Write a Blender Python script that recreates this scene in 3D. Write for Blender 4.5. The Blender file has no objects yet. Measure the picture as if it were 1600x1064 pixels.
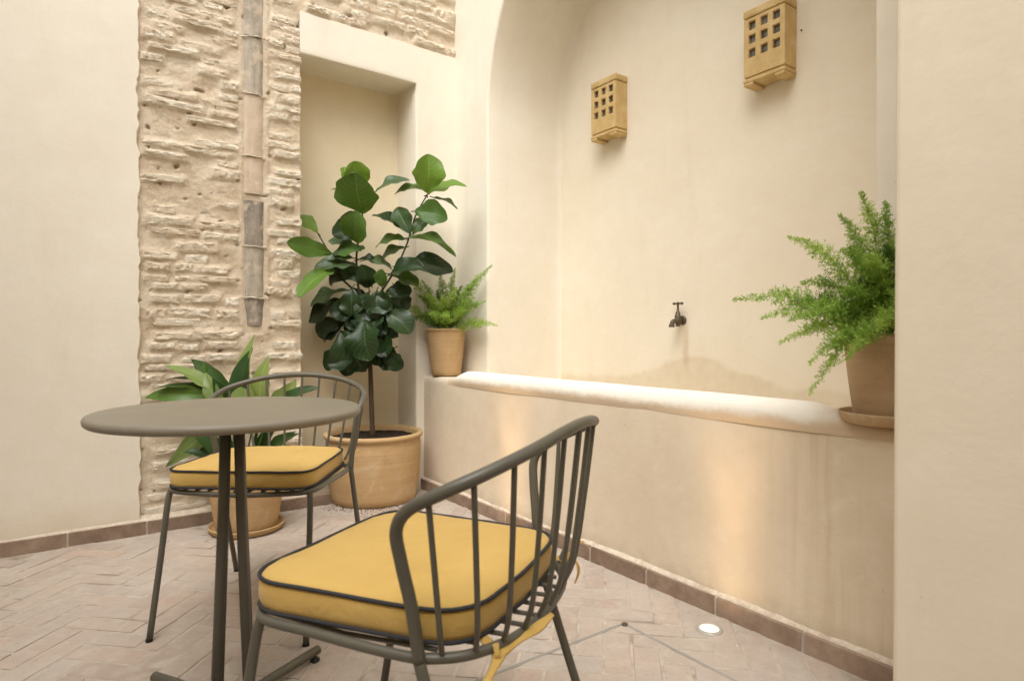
import bpy, bmesh, math, random
from mathutils import Vector, Matrix, noise
R = math.radians
PI = math.pi
sc = bpy.context.scene
col = sc.collection
random.seed(7)

# ------------------------------------------------------------------ camera, sky, sun, exposure
YAW, PITCH, CAMH = 36.0, -0.48, 0.92
cd = bpy.data.cameras.new('camera')
cd.sensor_width = 36.0
cd.lens = 36.0 * 966 / 1600
cd.clip_start, cd.clip_end = 0.05, 500
cd.dof.use_dof = True
cd.dof.focus_distance = 2.9
cd.dof.aperture_fstop = 5.6
cam = bpy.data.objects.new('camera', cd)
cam.location = (0, 0, CAMH)
cam.rotation_euler = (R(90 + PITCH), 0, R(-YAW))
col.objects.link(cam)
sc.camera = cam

SUN_EL, SUN_AZ = 58.0, 227.0          # azimuth clockwise from +Y
w = bpy.data.worlds.new('World')
sc.world = w
w.use_nodes = True
nt = w.node_tree
bg = nt.nodes['Background']
sky = nt.nodes.new('ShaderNodeTexSky')
sky.sky_type = 'NISHITA'
sky.sun_disc = False
sky.sun_elevation = R(SUN_EL)
sky.sun_rotation = R(SUN_AZ)
sky.dust_density = 4.0
sky.air_density = 1.0
hs = nt.nodes.new('ShaderNodeHueSaturation')      # overcast: a nearly white sky
hs.inputs['Saturation'].default_value = 0.22
nt.links.new(sky.outputs[0], hs.inputs['Color'])
nt.links.new(hs.outputs[0], bg.inputs['Color'])
bg.inputs['Strength'].default_value = 0.15

sl = bpy.data.lights.new('sun', 'SUN')
sl.energy = 1.5
sl.angle = R(56)
sl.color = (1.0, 0.95, 0.87)
so = bpy.data.objects.new('sun', sl)
_d = Vector((math.sin(R(SUN_AZ)) * math.cos(R(SUN_EL)), math.cos(R(SUN_AZ)) * math.cos(R(SUN_EL)), math.sin(R(SUN_EL))))
so.rotation_euler = (-_d).to_track_quat('-Z', 'Y').to_euler()
so.location = (0, 0, 8)
col.objects.link(so)

vs = sc.view_settings
vs.view_transform = 'Standard'
vs.look = 'None'
vs.exposure = 0.80
vs.gamma = 1.0
sc.render.engine = 'CYCLES'
cy = sc.cycles
cy.use_denoising = True
cy.max_bounces = 10
cy.diffuse_bounces = 7
cy.glossy_bounces = 4
cy.transmission_bounces = 6
cy.caustics_reflective = False
cy.caustics_refractive = False
cy.sample_clamp_indirect = 8

# ------------------------------------------------------------------ helpers
def lin(r, g, b):
    f = lambda c: (c / 255 / 12.92) if c / 255 <= 0.04045 else ((c / 255 + 0.055) / 1.055) ** 2.4
    return (f(r), f(g), f(b), 1)

def link(o, parent=None):
    col.objects.link(o)
    if parent is not None:
        o.parent = parent
    return o

def thing(name, label, cat, loc=(0, 0, 0), rz=0.0, group=None):
    o = bpy.data.objects.new(name, None)
    o.empty_display_size = 0.1
    o.location = loc
    o.rotation_euler = (0, 0, rz)
    link(o)
    o['label'] = label
    o['category'] = cat
    if group:
        o['group'] = group
    return o

def mk(name, verts, faces, mat, parent=None, smooth=True, uvs=None):
    me = bpy.data.meshes.new(name)
    me.from_pydata([tuple(v) for v in verts], [], faces)
    if uvs is not None:
        ul = me.uv_layers.new(name='UVMap')
        for lp in me.loops:
            ul.data[lp.index].uv = uvs[lp.vertex_index]
    if mat is not None:
        me.materials.append(mat)
    if smooth:
        me.polygons.foreach_set('use_smooth', [True] * len(me.polygons))
    me.update()
    o = bpy.data.objects.new(name, me)
    return link(o, parent)

def fix_normals(o):
    bm = bmesh.new()
    bm.from_mesh(o.data)
    bmesh.ops.recalc_face_normals(bm, faces=bm.faces)
    bm.to_mesh(o.data)
    bm.free()
    return o

def grid_faces(nr, nc, close_c=False, off=0):
    f = []
    for i in range(nr - 1):
        for j in range(nc if close_c else nc - 1):
            a = off + i * nc + j
            b = off + i * nc + (j + 1) % nc
            f.append((a, b, b + nc, a + nc))
    return f

def catmull(pts, n=8, closed=False):
    pts = [Vector(p) for p in pts]
    m = len(pts)
    out = []
    segs = m if closed else m - 1
    for i in range(segs):
        if closed:
            p0, p1, p2, p3 = pts[(i - 1) % m], pts[i], pts[(i + 1) % m], pts[(i + 2) % m]
        else:
            p1, p2 = pts[i], pts[i + 1]
            p0 = pts[i - 1] if i > 0 else p1 * 2 - p2
            p3 = pts[i + 2] if i + 2 < m else p2 * 2 - p1
        for k in range(n):
            t = k / n
            out.append(0.5 * ((2 * p1) + (p2 - p0) * t + (2 * p0 - 5 * p1 + 4 * p2 - p3) * t * t + (3 * p1 - p0 - 3 * p2 + p3) * t ** 3))
    if not closed:
        out.append(pts[-1].copy())
    return out

def tube_data(pts, rad, seg=10, closed=False, caps=True, flat=None, up=None):
    """flat=(a,b): elliptical section; rad number or list"""
    pts = [Vector(p) for p in pts]
    n = len(pts)
    rs = rad if isinstance(rad, (list, tuple)) else [rad] * n
    V, F = [], []
    def tan(i):
        if closed:
            return (pts[(i + 1) % n] - pts[(i - 1) % n]).normalized()
        return (pts[min(i + 1, n - 1)] - pts[max(i - 1, 0)]).normalized()
    t0 = tan(0)
    a = Vector(up) if up is not None else (Vector((0, 0, 1)) if abs(t0.z) < 0.9 else Vector((1, 0, 0)))
    nrm = (a - t0 * a.dot(t0)).normalized()
    for i in range(n):
        t = tan(i)
        nrm = (nrm - t * nrm.dot(t)).normalized()
        b = t.cross(nrm)
        for k in range(seg):
            an = 2 * PI * k / seg
            ca, sa = math.cos(an), math.sin(an)
            if flat:
                ca *= flat[0]; sa *= flat[1]
            V.append(pts[i] + (nrm * ca + b * sa) * rs[i])
    for i in range(n if closed else n - 1):
        for k in range(seg):
            i2 = (i + 1) % n
            F.append((i * seg + k, i * seg + (k + 1) % seg, i2 * seg + (k + 1) % seg, i2 * seg + k))
    if caps and not closed:
        F.append(tuple(range(seg - 1, -1, -1)))
        F.append(tuple((n - 1) * seg + k for k in range(seg)))
    return V, F

def tube(name, pts, rad, mat, parent, seg=10, closed=False, flat=None, up=None):
    V, F = tube_data(pts, rad, seg, closed, True, flat, up)
    return mk(name, V, F, mat, parent)

def lathe(name, prof, mat, parent, seg=48, wob=0.0, seed=0.0, cap=False):
    V = []
    for (r, z) in prof:
        for k in range(seg):
            a = 2 * PI * k / seg
            rr = r * (1 + wob * noise.noise(Vector((math.cos(a) * 1.3, math.sin(a) * 1.3, z * 7 + seed))))
            V.append((rr * math.cos(a), rr * math.sin(a), z))
    F = grid_faces(len(prof), seg, True)
    if cap:
        F.append(tuple(range(seg - 1, -1, -1)))
        F.append(tuple((len(prof) - 1) * seg + k for k in range(seg)))
    return mk(name, V, F, mat, parent)

def bevel_box_data(x0, x1, y0, y1, z0, z1, b=0.004, seg=1):
    bm = bmesh.new()
    bmesh.ops.create_cube(bm, size=1)
    for v in bm.verts:
        v.co = Vector(((x0 + x1) / 2 + v.co.x * (x1 - x0), (y0 + y1) / 2 + v.co.y * (y1 - y0), (z0 + z1) / 2 + v.co.z * (z1 - z0)))
    if b > 0:
        bmesh.ops.bevel(bm, geom=list(bm.edges), offset=b, segments=seg, affect='EDGES', profile=0.5)
    V = [v.co.copy() for v in bm.verts]
    bm.verts.index_update()
    F = [tuple(v.index for v in f.verts) for f in bm.faces]
    bm.free()
    return V, F

def bbox(name, dims, mat, parent, b=0.004, seg=1, smooth=False):
    V, F = bevel_box_data(*dims, b=b, seg=seg)
    return mk(name, V, F, mat, parent, smooth=smooth)

def patch(name, fn, us, vs_, mat, parent):
    """fn(u,v)->Vector over lists of parameters"""
    V = [fn(u, v) for u in us for v in vs_]
    return mk(name, V, grid_faces(len(us), len(vs_)), mat, parent)

def rng(a, b, step):
    n = max(1, int(math.ceil(abs(b - a) / step)))
    return [a + (b - a) * i / n for i in range(n + 1)]

def nz(x, y, z=0.0, s=1.0):
    return noise.noise(Vector((x * s, y * s, z * s)))

def fbm(x, y, z, s, octv=4):
    return noise.fractal(Vector((x * s, y * s, z * s)), 1.0, 2.0, octv)

def sstep(a, b, x):
    t = max(0.0, min(1.0, (x - a) / (b - a)))
    return t * t * (3 - 2 * t)

# ------------------------------------------------------------------ materials
class NT:
    def __init__(self, name):
        self.m = bpy.data.materials.new(name)
        self.m.use_nodes = True
        self.t = self.m.node_tree
        self.p = self.t.nodes['Principled BSDF']
        self.out = self.t.nodes['Material Output']
    def n(self, typ, **kw):
        x = self.t.nodes.new(typ)
        for k, v in kw.items():
            setattr(x, k, v)
        return x
    def l(self, a, b):
        self.t.links.new(a, b)
    def coord(self, which='Object'):
        return self.n('ShaderNodeTexCoord').outputs[which]
    def pos(self):
        return self.n('ShaderNodeNewGeometry').outputs['Position']
    def mapping(self, vec, scale=(1, 1, 1)):
        m = self.n('ShaderNodeMapping')
        m.inputs['Scale'].default_value = scale
        self.l(vec, m.inputs['Vector'])
        return m.outputs[0]
    def noise(self, vec, scale, detail=4, rough=0.55, dist=0.0):
        x = self.n('ShaderNodeTexNoise')
        x.inputs['Scale'].default_value = scale
        x.inputs['Detail'].default_value = detail
        x.inputs['Roughness'].default_value = rough
        x.inputs['Distortion'].default_value = dist
        self.l(vec, x.inputs['Vector'])
        return x.outputs['Fac']
    def vor(self, vec, scale, feature='F1', out='Distance'):
        x = self.n('ShaderNodeTexVoronoi', feature=feature)
        x.inputs['Scale'].default_value = scale
        self.l(vec, x.inputs['Vector'])
        return x.outputs[out]
    def ramp(self, fac, stops):
        r = self.n('ShaderNodeValToRGB')
        e = r.color_ramp.elements
        while len(e) < len(stops):
            e.new(0.5)
        for i, (p, c) in enumerate(stops):
            e[i].position = p
            e[i].color = c if len(c) == 4 else (*c, 1)
        self.l(fac, r.inputs[0])
        return r.outputs[0]
    def math(self, op, a, b=None, c=None, clamp=False):
        x = self.n('ShaderNodeMath', operation=op, use_clamp=clamp)
        for i, v in enumerate((a, b, c)):
            if v is None:
                continue
            if isinstance(v, (int, float)):
                x.inputs[i].default_value = v
            else:
                self.l(v, x.inputs[i])
        return x.outputs[0]
    def smooth(self, v, a, b):
        x = self.n('ShaderNodeMapRange', interpolation_type='SMOOTHSTEP')
        x.inputs['From Min'].default_value = a
        x.inputs['From Max'].default_value = b
        self.l(v, x.inputs['Value'])
        return x.outputs[0]
    def mix(self, fac, a, b, mode='MIX'):
        x = self.n('ShaderNodeMix', data_type='RGBA', blend_type=mode)
        if isinstance(fac, (int, float)):
            x.inputs[0].default_value = fac
        else:
            self.l(fac, x.inputs[0])
        for i, v in ((6, a), (7, b)):
            if isinstance(v, (tuple, list)):
                x.inputs[i].default_value = v
            else:
                self.l(v, x.inputs[i])
        return x.outputs[2]
    def sep(self, vec):
        x = self.n('ShaderNodeSeparateXYZ')
        self.l(vec, x.inputs[0])
        return x.outputs
    def bump(self, h, strength, dist=0.01, prev=None):
        b = self.n('ShaderNodeBump')
        b.inputs['Strength'].default_value = strength
        b.inputs['Distance'].default_value = dist
        self.l(h, b.inputs['Height'])
        if prev is not None:
            self.l(prev, b.inputs['Normal'])
        return b.outputs[0]
    def set(self, color=None, rough=0.6, normal=None, spec=0.4, metal=0.0):
        if color is not None:
            if isinstance(color, (tuple, list)):
                self.p.inputs['Base Color'].default_value = color
            else:
                self.l(color, self.p.inputs['Base Color'])
        if isinstance(rough, (int, float)):
            self.p.inputs['Roughness'].default_value = rough
        else:
            self.l(rough, self.p.inputs['Roughness'])
        self.p.inputs['Specular IOR Level'].default_value = spec
        self.p.inputs['Metallic'].default_value = metal
        if normal is not None:
            self.l(normal, self.p.inputs['Normal'])
        return self.m

PL_A = (0.81, 0.765, 0.665, 1)       # cream lime plaster
PL_B = (0.765, 0.71, 0.60, 1)

def plaster(name, a=PL_A, b=PL_B, extra=None, bump=0.25):
    t = NT(name)
    v = t.pos()
    big = t.noise(v, 1.7, 5, 0.6)
    med = t.noise(v, 9, 5, 0.65, 0.4)
    f = t.math('ADD', t.math('MULTIPLY', big, 0.6), t.math('MULTIPLY', med, 0.4))
    c = t.ramp(f, [(0.36, b), (0.62, a)])
    spk = t.math('GREATER_THAN', t.noise(v, 55, 2), 0.775)
    c = t.mix(t.math('MULTIPLY', spk, 0.35), c, (0.3, 0.2, 0.11, 1))
    stk = t.noise(t.mapping(v, (7, 7, 0.9)), 1.0, 5, 0.65)
    c = t.mix(t.math('MULTIPLY', t.smooth(stk, 0.52, 0.74), 0.10), c, (0.50, 0.39, 0.25, 1))
    sw = t.noise(t.mapping(v, (1.2, 1.2, 2.6)), 2.6, 6, 0.7, 1.2)
    c = t.mix(t.math('MULTIPLY', t.smooth(sw, 0.55, 0.7), 0.14), c, (0.9, 0.86, 0.78, 1))
    if extra:
        c = extra(t, v, c)
    h1 = t.noise(v, 6, 6, 0.6)
    h2 = t.noise(v, 140, 4, 0.6)
    h3 = t.noise(t.mapping(v, (1, 1, 1.6)), 34, 4, 0.6)
    nn = t.bump(h1, 0.13, 0.02)
    nn = t.bump(h3, bump, 0.0022, nn)
    nn = t.bump(h2, bump, 0.0008, nn)
    return t.set(c, 0.88, nn, 0.2)

def ext_alcove(t, v, c):
    """damp tide mark and runs under the tap, on the alcove's back wall"""
    x, y, z = t.sep(v)
    dy = t.math('SUBTRACT', y, 1.93)
    hump = t.math('MULTIPLY', t.math('POWER', 2.718, t.math('MULTIPLY', t.math('MULTIPLY', dy, dy), -11.0)), 0.125)
    n1 = t.noise(v, 5.5, 4, 0.6)
    edge = t.math('ADD', t.math('ADD', hump, 0.70), t.math('MULTIPLY', t.math('SUBTRACT', n1, 0.5), 0.075))
    dd = t.math('SUBTRACT', edge, z)
    wet = t.smooth(dd, -0.010, 0.030)
    lvl = t.math('ADD', 0.14, t.math('MULTIPLY', t.noise(v, 22, 4), 0.4))
    c = t.mix(t.math('MULTIPLY', wet, lvl), c, (0.54, 0.42, 0.24, 1))
    run = t.smooth(t.math('ABSOLUTE', t.math('SUBTRACT', t.math('ADD', y, t.math('MULTIPLY', n1, 0.04)), 2.005)), 0.03, 0.002)
    band = t.math('MULTIPLY', t.smooth(z, 1.0, 0.94), t.smooth(z, 0.72, 0.8))
    c = t.mix(t.math('MULTIPLY', t.math('MULTIPLY', run, band), 0.35), c, (0.42, 0.3, 0.16, 1))
    return c

def ext_trough(t, v, c):
    x, y, z = t.sep(v)
    st = t.noise(t.mapping(v, (1, 22, 1.2)), 1.0, 5, 0.6)
    near = t.smooth(y, 1.25, 0.75)
    c = t.mix(t.math('MULTIPLY', t.math('MULTIPLY', near, t.smooth(st, 0.42, 0.7)), 0.45), c, (0.47, 0.32, 0.15, 1))
    low = t.smooth(t.math('ADD', z, t.math('MULTIPLY', t.noise(v, 12, 4), 0.12)), 0.19, 0.10)
    c = t.mix(t.math('MULTIPLY', low, 0.4), c, (0.36, 0.29, 0.2, 1))
    cr = t.smooth(t.noise(v, 18, 6, 0.7), 0.60, 0.72)
    c = t.mix(t.math('MULTIPLY', cr, 0.18), c, (0.82, 0.74, 0.6, 1))
    return c

def ext_wall(t, v, c):
    x, y, z = t.sep(v)
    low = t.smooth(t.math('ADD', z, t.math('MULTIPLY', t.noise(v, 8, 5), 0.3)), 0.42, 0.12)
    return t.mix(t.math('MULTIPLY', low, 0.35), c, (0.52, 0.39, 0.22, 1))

M = {}
M['plaster'] = plaster('cream_plaster', extra=ext_wall)
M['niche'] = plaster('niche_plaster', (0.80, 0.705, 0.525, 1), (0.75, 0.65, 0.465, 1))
M['alcove'] = plaster('alcove_plaster', (0.80, 0.74, 0.615, 1), (0.755, 0.685, 0.55, 1), ext_alcove)
M['trough'] = plaster('trough_plaster', (0.735, 0.645, 0.51, 1), (0.655, 0.56, 0.43, 1), ext_trough, 0.3)
M['pier'] = plaster('pier_plaster', (0.77, 0.695, 0.565, 1), (0.735, 0.655, 0.52, 1), None, 0.12)

def m_rim():
    t = NT('whitewashed_rim')
    v = t.pos()
    x, y, z = t.sep(v)
    n = t.noise(v, 11, 5, 0.65)
    zz = t.math('ADD', z, t.math('MULTIPLY', t.math('SUBTRACT', n, 0.5), 0.05))
    paint = t.smooth(zz, 0.655, 0.690)
    c = t.mix(paint, (0.62, 0.50, 0.36, 1), (0.80, 0.76, 0.68, 1))
    endm = t.math('ADD', t.smooth(t.math('ADD', y, t.math('MULTIPLY', n, 0.3)), 1.14, 0.92), t.smooth(t.math('ADD', y, t.math('MULTIPLY', n, 0.1)), 2.98, 3.08), clamp=True)
    c = t.mix(endm, c, (0.62, 0.50, 0.36, 1))
    nn = t.bump(t.noise(v, 30, 5, 0.6), 0.4, 0.003)
    nn = t.bump(t.noise(v, 7, 4, 0.6), 0.4, 0.02, nn)
    return t.set(c, 0.8, nn, 0.25)
M['rim'] = m_rim()

def m_mortar():
    t = NT('lime_mortar')
    v = t.pos()
    f = t.noise(v, 7, 6, 0.65)
    c = t.ramp(f, [(0.3, (0.67, 0.54, 0.39, 1)), (0.5, (0.75, 0.63, 0.475, 1)), (0.72, (0.82, 0.73, 0.59, 1))])
    sand = t.noise(v, 220, 3, 0.7)
    c = t.mix(t.math('MULTIPLY', t.smooth(sand, 0.62, 0.8), 0.5), c, (0.26, 0.17, 0.10, 1))
    grit = t.noise(v, 85, 4, 0.75)
    c = t.mix(t.math('MULTIPLY', t.smooth(grit, 0.58, 0.70), 0.30), c, (0.42, 0.30, 0.19, 1))
    c = t.mix(t.math('MULTIPLY', t.smooth(grit, 0.44, 0.32), 0.35), c, (0.84, 0.77, 0.65, 1))
    pit = t.smooth(t.noise(v, 30, 3, 0.6), 0.70, 0.75)
    c = t.mix(t.math('MULTIPLY', pit, 0.75), c, (0.16, 0.11, 0.075, 1))
    nn = t.bump(t.noise(v, 50, 6, 0.75), 1.0, 0.011)
    nn = t.bump(sand, 1.0, 0.004, nn)
    return t.set(c, 0.95, nn, 0.12)
M['mortar'] = m_mortar()

def m_brick():
    t = NT('old_lime_washed_brick')
    v = t.pos()
    oi = t.n('ShaderNodeObjectInfo').outputs['Random']
    f = t.math('ADD', t.noise(v, 22, 6, 0.7), t.math('MULTIPLY', t.math('SUBTRACT', oi, 0.5), 0.22))
    c = t.ramp(f, [(0.28, (0.60, 0.485, 0.36, 1)), (0.44, (0.76, 0.665, 0.525, 1)), (0.62, (0.85, 0.785, 0.66, 1))])
    sand = t.noise(v, 150, 3, 0.7)
    c = t.mix(t.math('MULTIPLY', t.smooth(sand, 0.64, 0.82), 0.4), c, (0.25, 0.18, 0.12, 1))
    grit = t.noise(v, 70, 4, 0.75)
    c = t.mix(t.math('MULTIPLY', t.smooth(grit, 0.58, 0.70), 0.35), c, (0.44, 0.33, 0.22, 1))
    c = t.mix(t.math('MULTIPLY', t.smooth(grit, 0.44, 0.32), 0.35), c, (0.88, 0.83, 0.73, 1))
    nn = t.bump(t.noise(v, 40, 7, 0.75), 1.0, 0.012)
    nn = t.bump(sand, 0.8, 0.003, nn)
    return t.set(c, 0.95, nn, 0.12)
M['brick'] = m_brick()

def m_pipe(name, a, b):
    t = NT(name)
    v = t.pos()
    st = t.noise(t.mapping(v, (30, 30, 4)), 1.0, 5, 0.65)
    n = t.noise(v, 14, 5, 0.65)
    c = t.ramp(t.math('ADD', t.math('MULTIPLY', st, 0.55), t.math('MULTIPLY', n, 0.45)), [(0.34, a), (0.62, b)])
    sm = t.smooth(t.noise(v, 13, 5, 0.7), 0.50, 0.66)
    c = t.mix(t.math('MULTIPLY', sm, 0.7), c, (0.62, 0.515, 0.40, 1))
    nn = t.bump(t.noise(v, 90, 4, 0.6), 0.6, 0.003)
    nn = t.bump(t.noise(v, 24, 5, 0.65), 0.5, 0.008, nn)
    return t.set(c, 0.85, nn, 0.2)
M['pipe_grey'] = m_pipe('grey_clay', (0.25, 0.22, 0.18, 1), (0.52, 0.46, 0.37, 1))
M['pipe_beige'] = m_pipe('beige_clay', (0.50, 0.40, 0.30, 1), (0.62, 0.51, 0.395, 1))
M['pipe_dark'] = m_pipe('dark_clay', (0.15, 0.135, 0.12, 1), (0.36, 0.31, 0.25, 1))
M['pipe_pale'] = m_pipe('pale_clay', (0.42, 0.35, 0.27, 1), (0.60, 0.51, 0.39, 1))

def m_paver():
    t = NT('worn_paving_brick')
    v = t.pos()
    oi = t.n('ShaderNodeObjectInfo').outputs['Random']
    base = t.ramp(oi, [(0.0, (0.37, 0.30, 0.25, 1)), (0.35, (0.415, 0.355, 0.305, 1)), (0.6, (0.43, 0.355, 0.295, 1)), (0.8, (0.40, 0.35, 0.305, 1)), (1.0, (0.44, 0.335, 0.27, 1))])
    f = t.noise(v, 16, 6, 0.68)
    c = t.mix(t.math('MULTIPLY', t.smooth(f, 0.42, 0.72), 0.55), base, (0.52, 0.46, 0.40, 1))
    f2 = t.noise(v, 60, 5, 0.7)
    c = t.mix(t.math('MULTIPLY', t.smooth(f2, 0.54, 0.74), 0.5), c, (0.28, 0.205, 0.155, 1))
    pk = t.noise(v, 5.5, 5, 0.7, 0.5)
    c = t.mix(t.math('MULTIPLY', t.smooth(pk, 0.48, 0.68), 0.25), c, (0.46, 0.31, 0.235, 1))
    dust = t.noise(v, 2.2, 4, 0.6)
    c = t.mix(t.math('MULTIPLY', t.smooth(dust, 0.45, 0.75), 0.35), c, (0.55, 0.50, 0.44, 1))
    fl = t.math('GREATER_THAN', t.noise(v, 42, 1), 0.815)
    c = t.mix(t.math('MULTIPLY', fl, 0.8), c, (0.8, 0.75, 0.66, 1))
    nn = t.bump(t.noise(v, 28, 5, 0.6), 0.5, 0.004)
    nn = t.bump(f2, 0.5, 0.0015, nn)
    return t.set(c, 0.72, nn, 0.3)
M['paver'] = m_paver()

def m_joint():
    t = NT('floor_grout')
    v = t.pos()
    c = t.ramp(t.noise(v, 14, 6, 0.7), [(0.3, (0.36, 0.305, 0.25, 1)), (0.65, (0.52, 0.465, 0.395, 1))])
    dk = t.smooth(t.noise(v, 5, 4), 0.53, 0.64)
    c = t.mix(t.math('MULTIPLY', dk, 0.6), c, (0.2, 0.15, 0.11, 1))
    nn = t.bump(t.noise(v, 150, 4, 0.7), 0.7, 0.003)
    return t.set(c, 0.9, nn, 0.2)
M['grout'] = m_joint()

def m_skirt():
    t = NT('terracotta_skirting')
    v = t.pos()
    oi = t.n('ShaderNodeObjectInfo').outputs['Random']
    f = t.math('ADD', t.noise(v, 13, 6, 0.65), t.math('MULTIPLY', t.math('SUBTRACT', oi, 0.5), 0.25))
    c = t.ramp(f, [(0.3, (0.20, 0.14, 0.10, 1)), (0.52, (0.285, 0.205, 0.152, 1)), (0.75, (0.38, 0.285, 0.215, 1))])
    hz = t.noise(v, 70, 4, 0.7)
    c = t.mix(t.math('MULTIPLY', t.smooth(hz, 0.6, 0.8), 0.4), c, (0.52, 0.42, 0.33, 1))
    nn = t.bump(hz, 0.5, 0.002)
    nn = t.bump(t.noise(v, 20, 4), 0.4, 0.006, nn)
    return t.set(c, 0.7, nn, 0.3)
M['skirt'] = m_skirt()

def m_pot(name, a, b, d):
    t = NT(name)
    v = t.coord('Object')
    x, y, z = t.sep(v)
    ring = t.noise(t.mapping(v, (1.2, 1.2, 55)), 1.0, 3, 0.6)
    ring2 = t.noise(t.mapping(v, (1.0, 1.0, 16)), 1.0, 2, 0.5)
    n = t.noise(v, 9, 5, 0.6)
    f = t.math('ADD', t.math('MULTIPLY', ring, 0.45), t.math('ADD', t.math('MULTIPLY', n, 0.3), t.math('MULTIPLY', ring2, 0.25)))
    c = t.ramp(f, [(0.30, b), (0.68, a)])
    blm = t.noise(v, 7, 6, 0.7, 0.8)
    c = t.mix(t.math('MULTIPLY', t.smooth(blm, 0.52, 0.68), 0.32), c, (0.64, 0.53, 0.38, 1))
    c = t.mix(t.math('MULTIPLY', t.smooth(blm, 0.44, 0.32), 0.35), c, (0.30, 0.20, 0.11, 1))
    pit = t.math('GREATER_THAN', t.noise(v, 48, 2), 0.75)
    c = t.mix(t.math('MULTIPLY', pit, 0.6), c, d)
    nn = t.bump(ring, 0.5, 0.004)
    nn = t.bump(t.noise(v, 120, 3), 0.3, 0.001, nn)
    return t.set(c, 0.75, nn, 0.3)
M['pot'] = m_pot('sandy_terracotta', (0.52, 0.36, 0.19, 1), (0.42, 0.27, 0.125, 1), (0.2, 0.12, 0.06, 1))
M['pot_brown'] = m_pot('brown_terracotta', (0.52, 0.375, 0.235, 1), (0.42, 0.285, 0.165, 1), (0.1, 0.065, 0.04, 1))

def m_soil():
    t = NT('potting_soil')
    v = t.coord('Object')
    c = t.ramp(t.noise(v, 90, 4, 0.7), [(0.35, (0.012, 0.009, 0.007, 1)), (0.6, (0.045, 0.032, 0.022, 1)), (0.78, (0.16, 0.12, 0.085, 1))])
    nn = t.bump(t.noise(v, 70, 5, 0.7), 1.0, 0.01)
    return t.set(c, 0.95, nn, 0.15)
M['soil'] = m_soil()

def m_metal():
    t = NT('taupe_powder_coat')
    v = t.coord('Object')
    n = t.noise(v, 420, 2, 0.5)
    c = t.mix(t.math('MULTIPLY', t.noise(v, 6, 4), 0.35), (0.095, 0.088, 0.066, 1), (0.115, 0.105, 0.080, 1))
    nn = t.bump(n, 0.12, 0.0006)
    return t.set(c, 0.42, nn, 0.5)
M['metal'] = m_metal()

def m_top():
    t = NT('taupe_table_top')
    v = t.coord('Object')
    sm = t.noise(v, 5, 5, 0.65, 0.6)
    c = t.mix(t.smooth(sm, 0.5, 0.75), (0.20, 0.175, 0.13, 1), (0.235, 0.205, 0.155, 1))
    ro = t.ramp(sm, [(0.35, (0.44,) * 3), (0.7, (0.56,) * 3)])
    nn = t.bump(t.noise(v, 450, 2), 0.1, 0.0005)
    return t.set(c, ro, nn, 0.5)
M['top'] = m_top()

def m_flat(name, c, rough=0.6, spec=0.4, metal=0.0, bscale=None, bs=0.4, bd=0.002):
    t = NT(name)
    v = t.coord('Object')
    cc = t.mix(t.math('MULTIPLY', t.noise(v, 30, 4), 0.5), c, tuple(x * 0.72 for x in c[:3]) + (1,))
    nn = t.bump(t.noise(v, bscale, 4), bs, bd) if bscale else None
    return t.set(cc, rough, nn, spec, metal)

def m_fabric():
    t = NT('yellow_canvas')
    v = t.coord('Object')
    c = t.ramp(t.noise(v, 7, 4, 0.6), [(0.3, (0.50, 0.325, 0.088, 1)), (0.7, (0.56, 0.37, 0.11, 1))])
    wv = t.n('ShaderNodeTexWave', wave_type='BANDS', bands_direction='X')
    wv.inputs['Scale'].default_value = 300
    t.l(v, wv.inputs['Vector'])
    wv2 = t.n('ShaderNodeTexWave', wave_type='BANDS', bands_direction='Y')
    wv2.inputs['Scale'].default_value = 300
    t.l(v, wv2.inputs['Vector'])
    nn = t.bump(t.math('ADD', wv.outputs['Fac'], wv2.outputs['Fac']), 0.15, 0.0004)
    nn = t.bump(t.noise(v, 14, 4, 0.55, 0.6), 0.6, 0.007, nn)
    nn = t.bump(t.noise(v, 50, 3, 0.5), 0.3, 0.002, nn)
    m = t.set(c, 0.85, nn, 0.2)
    t.p.inputs['Sheen Weight'].default_value = 0.15
    return m
M['fabric'] = m_fabric()
M['piping'] = m_flat('charcoal_piping', (0.035, 0.035, 0.04, 1), 0.75, 0.3)
M['rubber'] = m_flat('black_rubber', (0.012, 0.012, 0.012, 1), 0.5)
t_ = NT('ochre_ceramic')
_v = t_.coord('Object')
_c = t_.ramp(t_.noise(_v, 14, 6, 0.7), [(0.3, (0.47, 0.32, 0.13, 1)), (0.52, (0.57, 0.41, 0.185, 1)), (0.72, (0.66, 0.51, 0.27, 1))])
_c = t_.mix(t_.math('MULTIPLY', t_.smooth(t_.noise(_v, 110, 3, 0.6), 0.62, 0.72), 0.35), _c, (0.25, 0.16, 0.07, 1))
M['lantern'] = t_.set(_c, 0.65, t_.bump(t_.noise(_v, 70, 5, 0.65), 0.45, 0.003), 0.3)
M['bronze'] = m_flat('aged_bronze', (0.13, 0.10, 0.07, 1), 0.5, 0.5, 0.6, 90, 0.8, 0.004)
M['steel'] = m_flat('brushed_steel_edge', (0.46, 0.45, 0.41, 1), 0.45, 0.5, 0.3, 60, 0.3, 0.002)
M['bark'] = m_flat('brown_bark', (0.085, 0.06, 0.038, 1), 0.85, 0.2, 0, 60, 0.9, 0.006)
M['stem'] = m_flat('green_brown_stem', (0.07, 0.065, 0.03, 1), 0.7, 0.3)
M['anchor'] = m_flat('dark_anchor_hole', (0.05, 0.04, 0.03, 1), 0.9, 0.1)

def m_pane():
    t = NT('lantern_glass')
    v = t.coord('Object')
    c = t.ramp(t.noise(v, 25, 3), [(0.35, (0.05, 0.045, 0.035, 1)), (0.7, (0.16, 0.145, 0.12, 1))])
    return t.set(c, 0.16, None, 0.6)
M['pane'] = m_pane()

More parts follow.
